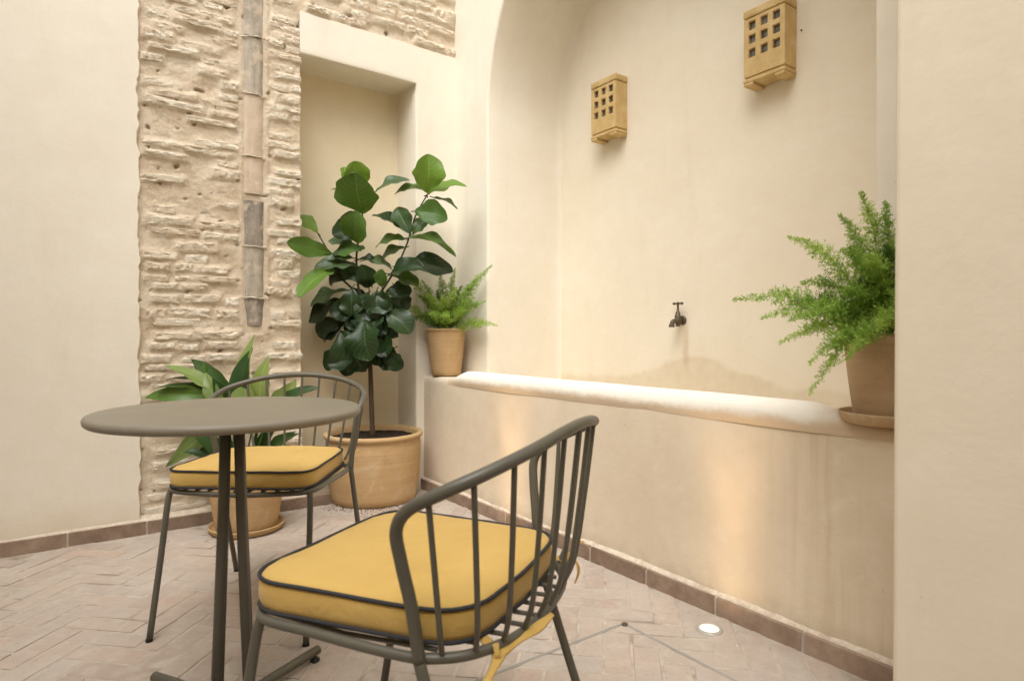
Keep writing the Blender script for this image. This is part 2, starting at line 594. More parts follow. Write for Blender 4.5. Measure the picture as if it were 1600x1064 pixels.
def m_leaf(name, top, vein, under, rough=0.38, lat=9.0, par=False, trans=0.18):
    """veined leaf: u along the midrib, v across (0.5 at the midrib)"""
    t = NT(name)
    uv = t.n('ShaderNodeUVMap').outputs[0]
    u, v, _ = t.sep(uv)
    a = t.math('ABSOLUTE', t.math('SUBTRACT', v, 0.5))
    nzv = t.noise(t.coord('Object'), 9, 4, 0.6)
    if par:
        ph = t.math('MULTIPLY', a, 60.0)
        latv = t.smooth(t.math('SINE', ph), 0.6, 1.0)
        latv = t.math('MULTIPLY', latv, 0.25)
    else:
        ph = t.math('FRACT', t.math('MULTIPLY', t.math('SUBTRACT', u, t.math('MULTIPLY', a, 0.62)), lat))
        latv = t.smooth(t.math('ABSOLUTE', t.math('SUBTRACT', ph, 0.5)), 0.085, 0.02)
        latv = t.math('MULTIPLY', latv, 0.6)
    mid = t.smooth(a, 0.022, 0.008)
    ve = t.math('MAXIMUM', mid, latv)
    c = t.mix(t.math('MULTIPLY', nzv, 0.7), top, tuple(x * 0.62 for x in top[:3]) + (1,))
    oi = t.n('ShaderNodeObjectInfo').outputs['Random']
    c = t.mix(t.math('MULTIPLY', oi, 0.45), c, tuple(min(1, x * q) for x, q in zip(top[:3], (1.9, 1.55, 1.2))) + (1,))
    blem = t.smooth(t.noise(t.coord('Object'), 38, 3, 0.6), 0.70, 0.76)
    c = t.mix(t.math('MULTIPLY', blem, 0.5), c, (0.16, 0.13, 0.05, 1))
    c = t.mix(t.math('MULTIPLY', ve, 0.75), c, vein)
    und = t.mix(t.math('MULTIPLY', ve, 0.6), under, vein)
    bf = t.n('ShaderNodeNewGeometry').outputs['Backfacing']
    c = t.mix(bf, c, und)
    h = t.math('ADD', t.math('MULTIPLY', ve, -0.6), t.math('MULTIPLY', t.noise(t.coord('Object'), 70, 3), 0.4))
    nn = t.bump(h, 0.5, 0.003)
    t.set(c, rough, nn, 0.35)
    tr = t.n('ShaderNodeBsdfTranslucent')
    t.l(t.mix(0.5, c, (0.25, 0.42, 0.04, 1)), tr.inputs['Color'])
    ms = t.n('ShaderNodeMixShader')
    ms.inputs[0].default_value = trans
    t.l(t.p.outputs[0], ms.inputs[1])
    t.l(tr.outputs[0], ms.inputs[2])
    t.l(ms.outputs[0], t.out.inputs['Surface'])
    return t.m
M['fig_y'] = m_leaf('young_fig_leaf', (0.115, 0.225, 0.030, 1), (0.24, 0.36, 0.09, 1), (0.14, 0.22, 0.05, 1), 0.45, trans=0.28)
M['fig_m'] = m_leaf('fig_leaf', (0.055, 0.125, 0.022, 1), (0.14, 0.23, 0.07, 1), (0.10, 0.15, 0.06, 1), 0.40)
M['fig_p'] = m_leaf('glossy_fig_leaf', (0.055, 0.105, 0.045, 1), (0.24, 0.31, 0.19, 1), (0.13, 0.17, 0.11, 1), 0.33)
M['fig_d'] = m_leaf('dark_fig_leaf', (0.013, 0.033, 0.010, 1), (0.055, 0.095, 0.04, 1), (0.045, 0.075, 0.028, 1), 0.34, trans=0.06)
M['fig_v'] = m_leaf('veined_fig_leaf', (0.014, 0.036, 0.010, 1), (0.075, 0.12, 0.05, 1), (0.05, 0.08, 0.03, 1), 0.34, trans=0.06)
M['asp_p'] = m_leaf('pale_strap_leaf', (0.17, 0.25, 0.07, 1), (0.33, 0.40, 0.19, 1), (0.22, 0.28, 0.13, 1), 0.35, par=True)
M['asp_m'] = m_leaf('green_strap_leaf', (0.075, 0.16, 0.025, 1), (0.18, 0.27, 0.08, 1), (0.13, 0.19, 0.07, 1), 0.35, par=True)
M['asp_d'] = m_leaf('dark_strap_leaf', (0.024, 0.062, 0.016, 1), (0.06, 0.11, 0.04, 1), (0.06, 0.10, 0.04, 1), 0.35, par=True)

def m_fern(name, a, b):
    t = NT(name)
    f = t.noise(t.coord('Object'), 14, 4, 0.6)
    c = t.ramp(f, [(0.35, a), (0.65, b)])
    t.set(c, 0.55, None, 0.3)
    tr = t.n('ShaderNodeBsdfTranslucent')
    t.l(c, tr.inputs['Color'])
    ms = t.n('ShaderNodeMixShader')
    ms.inputs[0].default_value = 0.35
    t.l(t.p.outputs[0], ms.inputs[1])
    t.l(tr.outputs[0], ms.inputs[2])
    t.l(ms.outputs[0], t.out.inputs['Surface'])
    return t.m
M['fern_l'] = m_fern('light_asparagus_needles', (0.31, 0.47, 0.07, 1), (0.47, 0.63, 0.14, 1))
M['fern_m'] = m_fern('mid_asparagus_needles', (0.26, 0.42, 0.065, 1), (0.41, 0.58, 0.13, 1))
M['fern_d'] = m_fern('deep_asparagus_needles', (0.11, 0.21, 0.035, 1), (0.20, 0.33, 0.065, 1))

def m_lens():
    t = NT('lit_lamp_lens')
    t.p.inputs['Emission Color'].default_value = (1.0, 0.80, 0.52, 1)
    t.p.inputs['Emission Strength'].default_value = 9.0
    return t.set((0.9, 0.85, 0.75, 1), 0.2)
M['lens'] = m_lens()
t_ = NT('frosted_lamp_lens')
t_.p.inputs['Emission Color'].default_value = (1.0, 0.78, 0.5, 1)
t_.p.inputs['Emission Strength'].default_value = 0.6
M['lens_rim'] = t_.set((0.8, 0.75, 0.66, 1), 0.25)

# ------------------------------------------------------------------ dimensions of the place
BY = 3.31           # back wall face
TX = 1.75           # trough face
AX = 1.975          # face of the arched wall
IX = 2.517          # alcove back wall
AYL, AYR, AZ = 2.955, 0.865, 2.205      # arch jambs and springing
NX0, NX1, NZ, NYB = 1.024, 1.70, 2.41, 3.555  # door niche
BX0 = 0.283         # left edge of bare masonry
PZ = 2.63           # plaster top above the niche
HW = 4.3            # wall height
LZ = 0.68           # ledge height

def und(p, amp=0.0025, s=1.6):
    return amp * (noise.noise(Vector(p) * s) + 0.5 * noise.noise(Vector(p) * s * 3.1))

# ------------------------------------------------------------------ ground and paving
gs = rng(-14, 14, 2.0)
ground = patch('ground', lambda u, v: Vector((v, u, 0.0025)), gs, gs, M['grout'], None)
ground['kind'] = 'structure'

WB, NB = 0.080, 3        # herringbone module
LB = WB * NB
def paver_mesh(seed):
    rnd = random.Random(seed)
    L, W = LB - 0.007, WB - 0.007
    V, F = bevel_box_data(-L / 2, L / 2, -W / 2, W / 2, -0.02, 0.0045, b=0.0026)
    V = [Vector((v.x + rnd.uniform(-.0024, .0024), v.y + rnd.uniform(-.0020, .0020), v.z + (rnd.uniform(-.0008, .0008) if v.z > 0 else 0))) for v in V]
    me = bpy.data.meshes.new('paving_brick')
    me.from_pydata(V, [], F)
    me.materials.append(M['paver'])
    return me
pm = [paver_mesh(s) for s in range(8)]
CY, SY = math.cos(R(YAW)), math.sin(R(YAW))
def cam_xy(x, y):
    return (CY * x - SY * y, SY * x + CY * y)     # right, forward
brs = []
ang = R(45)
rp = random.Random(3)
for i in range(-60, 60):
    for j in range(-24, 24):
        for kind in (0, 1):
            a, b = i + j * NB, i - j * NB + kind
            if kind == 0:
                cx, cyy, rot = (a + NB / 2) * WB, (b + 0.5) * WB, 0
            else:
                cx, cyy, rot = (a + 0.5) * WB, (b + NB / 2) * WB, PI / 2
            X = math.cos(ang) * cx - math.sin(ang) * cyy + 0.9
            Y = math.sin(ang) * cx + math.cos(ang) * cyy + 1.6
            if X < -1.75 or X > TX + 0.02 or Y < -1.75 or Y > BY + 0.2:
                continue
            if Y > BY - 0.02 and not (NX0 - 0.1 < X < NX1):
                continue
            xr, d = cam_xy(X, Y)
            vis = d > 1.45 and abs(xr / d) < 0.93
            brs.append((vis, d if d > 0 else 99, X, Y, ang + rot))
brs.sort(key=lambda t: (not t[0], t[1]))
SV, SF = [], []
for n, (vis, d, X, Y, rz) in enumerate(brs):
    tilt = (rp.uniform(-.006, .006), rp.uniform(-.006, .006))
    zz = rp.uniform(-0.0012, 0.0012)
    me = pm[rp.randrange(8)]
    if vis and n < 300:
        o = bpy.data.objects.new('paving_brick', me)
        o.location = (X, Y, zz)
        o.rotation_euler = (tilt[0], tilt[1], rz + rp.uniform(-.008, .008))
        link(o, ground)
    else:
        mt = Matrix.Translation((X, Y, zz)) @ Matrix.Rotation(rz, 4, 'Z')
        off = len(SV)
        SV += [mt @ v.co for v in me.vertices]
        SF += [tuple(off + k for k in p.vertices) for p in me.polygons]
pf = mk('paving_field', SV, SF, M['paver'], ground, smooth=False)
pf['kind'] = 'stuff'

# ------------------------------------------------------------------ back wall
bw = thing('back_wall', 'tall cream wall with a strip of bare old masonry and a blind doorway', 'wall', (0, BY, 0))
def W(v):
    return Vector(v) - Vector((0, BY, 0))

def edge_x(z):
    return BX0 + 0.012 * nz(z, 3.1, 0, 9) + 0.010 * nz(z, 8.2, 0, 31) + 0.004 * nz(z, 1.2, 0, 80)
def left_panel(z, s):
    x = -1.9 + (edge_x(z) + 1.9) * s
    y = BY + und((x, 0, z), 0.003)
    return W((x, y, z))
zs = rng(0, 3.25, 0.02)
ss = [0, .2, .4, .6, .7, .8, .86, .9, .94, .97, .985, .995, 1.0]
lp = patch('plaster_panel', left_panel, zs, ss, M['plaster'], bw)
def left_lip(z, k):
    x = edge_x(z) + (0.004 * k if k < 2 else 0.010 + 0.008 * nz(z, 5, 0, 40))
    y = BY + und((x, 0, z), 0.003) + (0, 0.007, 0.05)[k]
    return W((x, y, z))
patch('plaster_edge', left_lip, zs, [0, 1, 2], M['plaster'], bw)
patch('plaster_panel', lambda z, x: W((x, BY - 0.006 + und((x, 0, z), 0.003), z)), rng(3.2, HW, 0.3), rng(-1.9, AX + 0.2, 0.3), M['plaster'], bw)

# brick layout
courses = []
rb = random.Random(11)
z = 0.085
while z < 3.2:
    h = rb.uniform(0.028, 0.042)
    courses.append((z + h / 2, h))
    z += h + rb.uniform(0.010, 0.024)
bricks = []
def lay(x0, x1, zc, h, prob, big=0.0):
    x = x0 + rb.uniform(-0.015, 0.05)
    while x < x1 - 0.04:
        L = rb.choice((rb.uniform(0.07, 0.13), rb.uniform(0.13, 0.21), rb.uniform(0.19, 0.27)))
        if x + L > x1 + 0.006:
            L = x1 - x + rb.uniform(-0.004, 0.006)
        if L > 0.035 and rb.random() < prob:
            bricks.append((x + L / 2, zc + rb.uniform(-.007, .007), L, h * rb.uniform(0.82, 1.12), rb.uniform(-.055, .055), rb.uniform(0.004, 0.014) + big))
        x += L + rb.uniform(0.012, 0.032)
for zc, h in courses:
    dens = 0.80 if zc > 2.0 else (0.50 if 1.35 < zc < 2.0 else 0.72)
    lay(BX0 + 0.02, 0.715, zc, h, dens)
    lay(0.862, NX0 + 0.002, zc, h, 0.86)
    if zc > PZ + 0.03:
        lay(NX0 + 0.02, AX - 0.005, zc, h, 0.93, 0.008)

def pipe_mask(x, z):
    return 0.93 < z < 3.3 and 0.72 < x < 0.86
MY = BY + 0.016
def mortar_y(x, z):
    k_ = 0.25 + 0.75 * min(1.0, max(0.0, (abs(x - 0.79) - 0.05) / 0.06)) if 0.93 < z < 3.3 else 1.0
    y = MY + k_ * 0.006 * nz(x, z, 0.3, 7) + k_ * 0.0065 * fbm(x, z, 1.7, 15, 4) + k_ * 0.0014 * fbm(x, z, 5, 70, 2)
    return y
cell = {}
for b in bricks:
    for gx in range(int((b[0] - b[2] / 2 - .02) / .05), int((b[0] + b[2] / 2 + .02) / .05) + 1):
        for gz in range(int((b[1] - .04) / .05), int((b[1] + .04) / .05) + 1):
            cell.setdefault((gx, gz), []).append(b)
def mortar_pt(x, z):
    y = mortar_y(x, z)
    s = 0.0
    for b in cell.get((int(x / .05), int(z / .05)), ()):
        dx = max(0, abs(x - b[0]) - b[2] / 2)
        dz = max(0, abs(z - b[1] - b[4] * (x - b[0])) - b[3] / 2)
        dd = math.hypot(dx, dz)
        s = max(s, max(0, 1 - dd / 0.018) * b[5] * 0.92)
    if pipe_mask(x, z):
        s = max(s, 0.006 * sstep(0.040, 0.058, abs(x - 0.79)))
    hole = noise.noise(Vector((x * 26, z * 34, 9.1)))
    if hole > 0.56:
        y += (hole - 0.56) * 0.16
    return W((x, y - s, z))
def mk_mortar(name, x0, x1, z0, z1, st):
    o = patch(name, lambda zz, xx: mortar_pt(xx, zz), rng(z0, z1, st), rng(x0, x1, st), M['mortar'], bw)
    return o
mk_mortar('mortar_bed', BX0 - 0.03, NX0, 0.04, 3.22, 0.0075)
mk_mortar('mortar_bed', NX0, AX + 0.01, PZ - 0.04, 3.22, 0.009)
# side of the masonry in the doorway
patch('masonry_reveal', lambda zz, yy: W((NX0 + (0.0 if yy == 0 else 0.002 * nz(zz, yy, 0, 30)), (mortar_y(NX0, zz) if yy == 0 else BY + yy), zz)), rng(0.0, NZ, 0.02), [0, 0.05, 0.12, 0.26], M['mortar'], bw)

def brick_mesh(seed):
    US = [-1, -.975, -.93, -.8, -.62, -.42, -.2, 0, .2, .42, .62, .8, .93, .975, 1]
    ZS = [-1, -.93, -.78, -.45, 0, .45, .78, .93, 1]
    nx, nzz = len(US), len(ZS)
    V = []
    rnd = random.Random(seed)
    o = rnd.uniform(0, 90)
    for j in range(nzz):
        for i in range(nx):
            u, v = US[i], ZS[j]
            ex, ez = u, v
            # ragged outline
            ex += abs(u) ** 6 * 0.09 * nz(v * 1.5, o + u, 0, 1.7)
            ez += abs(v) ** 2 * (0.26 * nz(u * 2.6, o + 7 + (v > 0), 0, 1.5) + 0.14 * nz(u * 8, o + 3 + (v > 0), 0, 1))
            m = max(abs(u) ** 14, abs(v) ** 9)
            cut = max(0, nz(u * 2.1, v * 0.9, o, 1.0) - 0.16) * 1.5
            d = -1.0 + 0.50 * m + 0.24 * fbm(u * 2.4, v * 0.7, o, 1.6, 5) - 0.16 * v + cut
            ex *= 1 - 0.05 * abs(v) ** 3
            V.append((ex * 0.5, d, ez * 0.5))
    F = grid_faces(nzz, nx)
    ring = [i for i in range(nx)] + [j * nx + nx - 1 for j in range(1, nzz)] + [(nzz - 1) * nx + i for i in range(nx - 2, -1, -1)] + [j * nx for j in range(nzz - 2, 0, -1)]
    n0 = len(V)
    for k in ring:
        x, y, zz = V[k]
        V.append((x * 1.0, 3.0, zz * 1.0))
    for k in range(len(ring)):
        a, b = ring[k], ring[(k + 1) % len(ring)]
        F.append((a, n0 + k, n0 + (k + 1) % len(ring), b))
    me = bpy.data.meshes.new('brick')
    me.from_pydata(V, [], F)
    me.materials.append(M['brick'])
    return me
bms = [brick_mesh(s) for s in range(26)]
bricks.sort(key=lambda b: -(b[2] * b[3] * (1 if b[1] < 3.0 else 0.1)))
BVs, BFs = [], []
for k, b in enumerate(bricks):
    me = bms[rb.randrange(len(bms))]
    dep = b[5] + 0.003
    sx = b[2] * rb.choice((1, 1, -1))
    if k < 300:
        o = bpy.data.objects.new('brick', me)
        o.location = W((b[0], MY - 0.002, b[1]))
        o.scale = (sx, dep, b[3])
        o.rotation_euler = (0, -b[4], 0)
        link(o, bw)
    else:
        mt = Matrix.Translation(W((b[0], MY - 0.002, b[1]))) @ Matrix.Rotation(-b[4], 4, 'Y') @ Matrix.Diagonal((sx, dep, b[3], 1))
        off = len(BVs)
        BVs += [mt @ v.co for v in me.vertices]
        BFs += [tuple(off + q for q in p.vertices) for p in me.polygons]
if BVs:
    o = mk('brick_rubble', BVs, BFs, M['brick'], bw)
    o['kind'] = 'stuff'

# old clay downpipe let into the masonry
pz = [3.2, 2.76, 2.43, 2.14, 1.825, 1.608, 1.371, 1.111, 0.965]
pmats = ['pipe_grey', 'pipe_grey', 'pipe_grey', 'pipe_beige', 'pipe_beige', 'pipe_dark', 'pipe_grey', 'pipe_dark']
for k in range(8):
    z1, z0 = pz[k], pz[k + 1]
    rt, rbm = 0.0555, 0.050
    if k == 7:
        rbm = 0.042
    fn = lambda zz, a: W((0.79 + 0.006 * nz(zz, k + a, 0, 12) + (rbm + (rt - rbm) * (zz - z0) / (z1 - z0)) * math.cos(a) * 1.0,
                          BY + 0.024 - (rbm + (rt - rbm) * (zz - z0) / (z1 - z0)) * 0.40 * math.sin(a) + 0.004 * nz(zz, a, k, 11), zz))
    rows = rng(z0 + 0.006, z1 - 0.006, 0.02)
    if k == 4:
        rows = rng(z0 + 0.03, z1 - 0.006, 0.02)
    patch('pipe_section', fn, rows, [PI * q / 14 for q in range(15)], M[pmats[k]], bw)
    if 0 < k < 8 and k != 5:
        pts = [W((0.79 + 0.066 * math.cos(a), BY + 0.024 - 0.0285 * math.sin(a), z1 + 0.006 * nz(a * 2, k, 0, 2) + 0.010 * math.cos(a) * (1 if k < 3 else -.2))) for a in [PI * (0.03 + 0.94 * q / 12) for q in range(13)]]
        tube('joint_ring', pts, [0.0030 + 0.0022 * nz(q, k, 0, .9) for q in range(13)], M['brick'], bw, 6)

# plaster around the door niche (rounded arris)
def niche_ring(o, y, n_seg=1):
    return [((NX1 + o, 0.0), y), ((NX1 + o, NZ + o), y), ((NX0 - 0.004, NZ + o), y)]
rings = [[(AX + 0.15, 0, 0), (AX + 0.15, PZ, 0), (NX0 - 0.004, PZ, 0)]]
for o, y in ((0.10, 0), (0.03, 0), (0.009, 0.0), (0.004, 0.0012), (0.0012, 0.004), (0.0, 0.009), (0, 0.06), (0, NYB - BY)):
    rings.append([(NX1 + o, 0, y), (NX1 + o, NZ + o, y), (NX0 - 0.004, NZ + o, y)])
V = []
cols = 0
for rg in rings:
    row = []
    for a, b, n in ((rg[0], rg[1], 40), (rg[1], rg[2], 16)):
        for k in range(n):
            t = k / n
            row.append([a[q] + (b[q] - a[q]) * t for q in range(3)])
    row.append(list(rg[2]))
    cols = len(row)
    for p in row:
        yy = BY + p[2] + (und((p[0], 0, p[1]), 0.0025))
        top = 0.0
        if rg is rings[0] and p[1] > PZ - 0.001:
            top = 0.010 * nz(p[0], 2, 0, 14)
        V.append(W((p[0], yy, p[1] + top)))
fix_normals(mk('niche_surround', V, grid_faces(len(rings), cols), M['plaster'], bw))
# top arris of that plaster: a thin ledge running back to the masonry
tx = rng(NX0 - 0.004, AX + 0.15, 0.02)
def lip2(k, x):
    zz = PZ + 0.010 * nz(x, 2, 0, 14)
    return W((x, BY + (0 if k == 0 else 0.004 if k == 1 else 0.05) + und((x, 0, PZ), 0.0025), zz + (0, 0.003, -0.002)[k]))
patch('plaster_ledge', lip2, [0, 1, 2], tx, M['plaster'], bw)
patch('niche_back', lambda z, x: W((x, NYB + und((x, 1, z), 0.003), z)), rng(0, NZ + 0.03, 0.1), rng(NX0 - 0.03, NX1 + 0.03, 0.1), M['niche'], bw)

# skirting tiles: one row along the back wall, one along the trough
def skirt_mesh(seed):
    rnd = random.Random(seed)
    V, F = bevel_box_data(-0.1455, 0.1455, -0.010, 0.012, -0.01, 0.063, b=0.003)
    V = [v + Vector((rnd.uniform(-.0015, .0015), rnd.uniform(-.0015, .0015), rnd.uniform(-.0015, .0015))) for v in V]
    me = bpy.data.meshes.new('skirting_tile')
    me.from_pydata(V, [], F)
    me.materials.append(M['skirt'])
    return me
skm = [skirt_mesh(s) for s in range(5)]
rs = random.Random(5)
def fillet(name, p0, p1, nrm, parent, loc):
    """uneven mortar bead on top of the skirting"""
    p0, p1, nrm = Vector(p0), Vector(p1), Vector(nrm)
    L = (p1 - p0).length
    us = rng(0, L, 0.012)
    prof = [(0.0125, 0.058), (0.0115, 0.0645), (0.004, 0.0695), (-0.004, 0.080), (-0.010, 0.088)]
    fn = lambda u, k: p0 + (p1 - p0) * (u / L) + nrm * (prof[k][0] - 0.010 + 0.0016 * nz(u, k, 3, 40)) + Vector((0, 0, prof[k][1] + 0.006 * nz(u, 4, 0, 9) * (k / 4) + 0.004 * nz(u, k * 0.3, 1, 33) * (k / 4))) - Vector(loc)
    return fix_normals(patch(name, fn, us, list(range(5)), M['joint_bead'], parent))
t_ = NT('pale_mortar_bead')
_v = t_.pos()
M['joint_bead'] = t_.set(t_.ramp(t_.noise(_v, 30, 5, 0.7), [(0.3, (0.50, 0.41, 0.31, 1)), (0.6, (0.70, 0.62, 0.51, 1))]), 0.9, t_.bump(t_.noise(_v, 90, 5, 0.7), 0.8, 0.004), 0.15)
x = 0.0125 - 0.297 * 7
while x < NX0 - 0.05:
    o = bpy.data.objects.new('skirting_tile', skm[rs.randrange(5)])
    o.location = W((x + 0.1485, BY - 0.010, rs.uniform(-.001, .001)))
    link(o, bw)
    x += 0.297
bbox('joint_strip', (-1.9, NX0 - 0.02, -0.0175, 0.006, -0.01, 0.058), M['grout'], bw, 0)
fillet('mortar_bead', (-1.9, BY - 0.008, 0), (NX0 + 0.02, BY - 0.008, 0), (0, -1, 0), bw, (0, BY, 0))

# ------------------------------------------------------------------ arched wall with its alcove
aw = thing('arched_wall', 'cream plastered wall opening in a deep rounded arch above the trough', 'wall', (AX, 1.9, 0))
def A(v):
    return Vector(v) - Vector((AX, 1.9, 0))
yc, ra = (AYL + AYR) / 2, (AYL - AYR) / 2
path = []        # (y, z, outward dir y, outward dir z, outer y, outer z)
for k in range(24):
    zz = 0.40 + (AZ - 0.40) * k / 24
    path.append((AYL, zz, 1, 0, BY + 0.05, zz))
for k in range(65):
    a = PI * k / 64
    dy, dz = math.cos(a), math.sin(a)
    # radial exit on the rectangle
    ty = ((BY + 0.05 - yc) / dy) if dy > 1e-6 else ((0.2 - yc) / dy if dy < -1e-6 else 1e9)
    tz = (HW - AZ) / dz if dz > 1e-6 else 1e9
    t = min(ty, tz)
    path.append((yc + ra * dy, AZ + ra * dz, dy, dz, yc + t * dy, AZ + t * dz))
for k in range(1, 25):
    zz = AZ + (0.40 - AZ) * k / 24
    path.append((AYR, zz, -1, 0, 0.2, zz))
prof = [('o', 0.0)] + [('m', f) for f in (0.75, 0.5, 0.25)] + [(0.04, 0), (0.014, 0), (0.007, 0.0016), (0.002, 0.006), (0, 0.014), (0, 0.1), (0, 0.2), (0, 0.32), (0, 0.43), (0, 0.505), (-0.004, 0.528), (-0.016, IX - AX)]
V = []
for pr in prof:
    for (y, z, dy, dz, oy, oz) in path:
        if pr[0] == 'o':
            p = (AX, oy, oz)
        elif pr[0] == 'm':
            p = (AX, y + dy * .04 + (oy - y) * pr[1], z + dz * .04 + (oz - z) * pr[1])
        else:
            wob = 0.006 * noise.noise(Vector((y * 1.7, z * 1.7, 4)))
            p = (AX + pr[1], y + dy * (pr[0] + wob), z + dz * (pr[0] + wob))
        V.append(A((p[0] + und(p, 0.003), p[1], p[2])))
fix_normals(mk('arch_face', V, grid_faces(len(prof), len(path)), M['plaster'], aw))
patch('alcove_back', lambda z, y: A((IX + und((2, y, z), 0.004, 1.3), y, z)), rng(0.40, 3.5, 0.06), rng(0.5, 3.15, 0.06), M['alcove'], aw)
an = mk('anchor_hole', [A((IX - 0.004, 1.395 + .003 * math.cos(q), 2.20 + .003 * math.sin(q))) for q in [PI * k / 5 for k in range(10)]] + [A((IX + 0.01, 1.395 + .003 * math.cos(q), 2.20 + .003 * math.sin(q))) for q in [PI * k / 5 for k in range(10)]], [tuple(range(10))] + [(k, (k + 1) % 10, 10 + (k + 1) % 10, 10 + k) for k in range(10)], M['anchor'], aw)

# ------------------------------------------------------------------ trough
tr = thing('water_trough', 'long built-in plastered trough under the arch with a rounded whitewashed rim', 'trough', (TX, 1.9, 0))
def T(v):
    return Vector(v) - Vector((TX, 1.9, 0))
ys = rng(0.2, BY + 0.25, 0.03)
fprof = [(0, 0), (0, .15), (0, .3), (0, .45), (0, .58), (0, .635), (0.001, .655), (0.006, .669), (0.016, .677), (0.03, .68), (0.08, .68), (0.26, .679)]
patch('front_wall', lambda y, k: T((TX + fprof[k][0] + und((1, y, fprof[k][1]), 0.004, 1.4) - 0.006 * noise.noise(Vector((y * 1.1, fprof[k][1] * 2, 7))), y, fprof[k][1] + (0.004 * noise.noise(Vector((y * 2.1, 3, fprof[k][0] * 9))) if fprof[k][1] > 0.6 else 0))),
      ys, list(range(len(fprof))), M['trough'], tr)
yr = rng(0.72, 3.03, 0.025)
def rimpt(y, k):
    e = sstep(0.76, 0.99, y) * (1 - sstep(2.86, 3.03, y))
    q = [(-0.001, .640), (-0.005, .660), (-0.005, .680), (0.003, .700), (0.018, .716), (0.045, .724), (0.075, .722), (0.100, .712), (0.118, .695), (0.126, .66), (0.128, .55), (0.13, .45)][k]
    flat = [(0.003, .640), (0.004, .655), (0.007, .667), (0.015, .674), (0.03, .678), (0.05, .679), (0.075, .679), (0.1, .679), (0.118, .676), (0.126, .66), (0.128, .55), (0.13, .45)][k]
    n1 = 0.0022 * noise.noise(Vector((y * 2.6, k * 0.2, 1)))
    return T((TX + flat[0] + (q[0] - flat[0]) * e + n1, y, flat[1] + (q[1] - flat[1]) * e + n1 * 0.8 * e))
patch('rim', rimpt, yr, list(range(12)), M['rim'], tr)
patch('basin_floor', lambda x, y: T((x, y, 0.46)), rng(TX + 0.1, IX + 0.03, 0.2), rng(0.5, 3.2, 0.4), M['trough'], tr)
# flat ends of the ledge under the two pots
for y0, y1 in ((0.2, 0.93), (3.0, BY + 0.02)):
    patch('ledge_top', lambda x, y: T((x, y, LZ - 0.0035)), rng(TX + 0.20, AX + 0.03 if y0 > 2 else IX, 0.1), rng(y0, y1, 0.1), M['trough'], tr)
y = 0.948 - 0.2975 * 3
while y < BY - 0.05:
    o = bpy.data.objects.new('skirting_tile', skm[rs.randrange(5)])
    o.location = T((TX - 0.012, y + 0.1488, rs.uniform(-.001, .001)))
    o.rotation_euler = (0, 0, -PI / 2)
    link(o, tr)
    y += 0.2975
bbox('joint_strip', (-0.0195, 0.006, 0.3 - 1.9, BY - 0.01 - 1.9, -0.01, 0.058), M['grout'], tr, 0)
fillet('mortar_bead', (TX - 0.010, 0.2, 0), (TX - 0.010, BY, 0), (-1, 0, 0), tr, (TX, 1.9, 0))

# ------------------------------------------------------------------ near pier and the unseen sides of the court
pier = thing('corner_pier', 'plain pinkish cream pier standing close by, cutting off the trough', 'pier', (1.36, 0.56, 0))
V, F = bevel_box_data(0, 1.4, -3.0, 0, 0, HW, b=0.012, seg=3)
mk('pier_body', V, F, M['pier'], pier, smooth=False)
V, F = bevel_box_data(-1.95, 2.75, -2.35, -1.2, 3.2, 3.4, b=0)  # unseen slab added overhead to shade the pier and the near floor
o = mk('shade_slab', V, F, M['plaster'], None, smooth=False)
o['kind'] = 'structure'
for nm, d in (('wall_left', (-1.95, -1.9, -2.3, BY + 0.3)), ('wall_behind', (-1.9, 2.7, -2.35, -2.3))):
    V, F = bevel_box_data(d[0], d[1], d[2], d[3], 0, HW, b=0)
    o = mk(nm, V, F, M['plaster'], None, smooth=False)
    o['kind'] = 'structure'

# ------------------------------------------------------------------ access cover let into the paving
ac = thing('access_cover', 'square paved access cover outlined by thin steel edges near the trough', 'cover', (1.14, 1.075, 0))
for (x0, x1, y0, y1) in ((-0.3, 0.3, 0.296, 0.2995), (-0.3, 0.3, 0.3025, 0.306), (0.3, 0.3035, -0.3, 0.306), (0.294, 0.2975, -0.3, 0.296), (-0.3, 0.3, -0.3, -0.2965), (-0.3, -0.2965, -0.2965, 0.296)):
    bbox('edge_strip', (x0, x1, y0, y1, -0.01, 0.0072), M['steel'], ac, 0.0008)
lathe('lifting_screw', [(0.0, 0.0075), (0.0045, 0.0075), (0.0055, 0.0095), (0.0095, 0.0095), (0.010, 0.0075), (0.010, -0.01)], M['bronze'], ac, 20).location = (0.294, 0.292, 0)

# ------------------------------------------------------------------ recessed floor lamps (lit)
def floor_light(label, x, y):
    f = thing('floor_light', label, 'floor light', (x, y, 0.004), 0, 'recessed lamps in the paving along the trough')
    lathe('trim_ring', [(0.030, 0.0035), (0.031, 0.0045), (0.038, 0.0045), (0.0415, 0.003), (0.042, -0.01)], M['steel'], f, 32)
    lathe('lens', [(0.016, 0.0042), (0.0295, 0.0034), (0.030, 0.0015)], M['lens_rim'], f, 32)
    lathe('bulb', [(0.0005, 0.0052), (0.010, 0.0050), (0.0162, 0.0041)], M['lens'], f, 28)
    for en, sz, tl in ((9.0, 48, 0), (2.0, 66, 2), (0.65, 90, 6), (0.45, 140, 18)):        # beam and spill of the lamp
        ld = bpy.data.lights.new('lamp_glow', 'SPOT')
        ld.energy = en
        ld.color = (1.0, 0.66, 0.36)
        ld.spot_size = R(sz)
        ld.spot_blend = 1.0
        ld.shadow_soft_size = 0.02
        lo = bpy.data.objects.new('lamp_glow', ld)
        lo.location = (0.0, 0, 0.012)
        lo.rotation_euler = (PI, R(tl), 0)
        link(lo, f)
floor_light('lit round floor light in the paving beside the steel edged cover', 1.628, 1.193)
floor_light('lit floor light hidden behind the nearer chair, glowing up the trough', 1.628, 2.41)

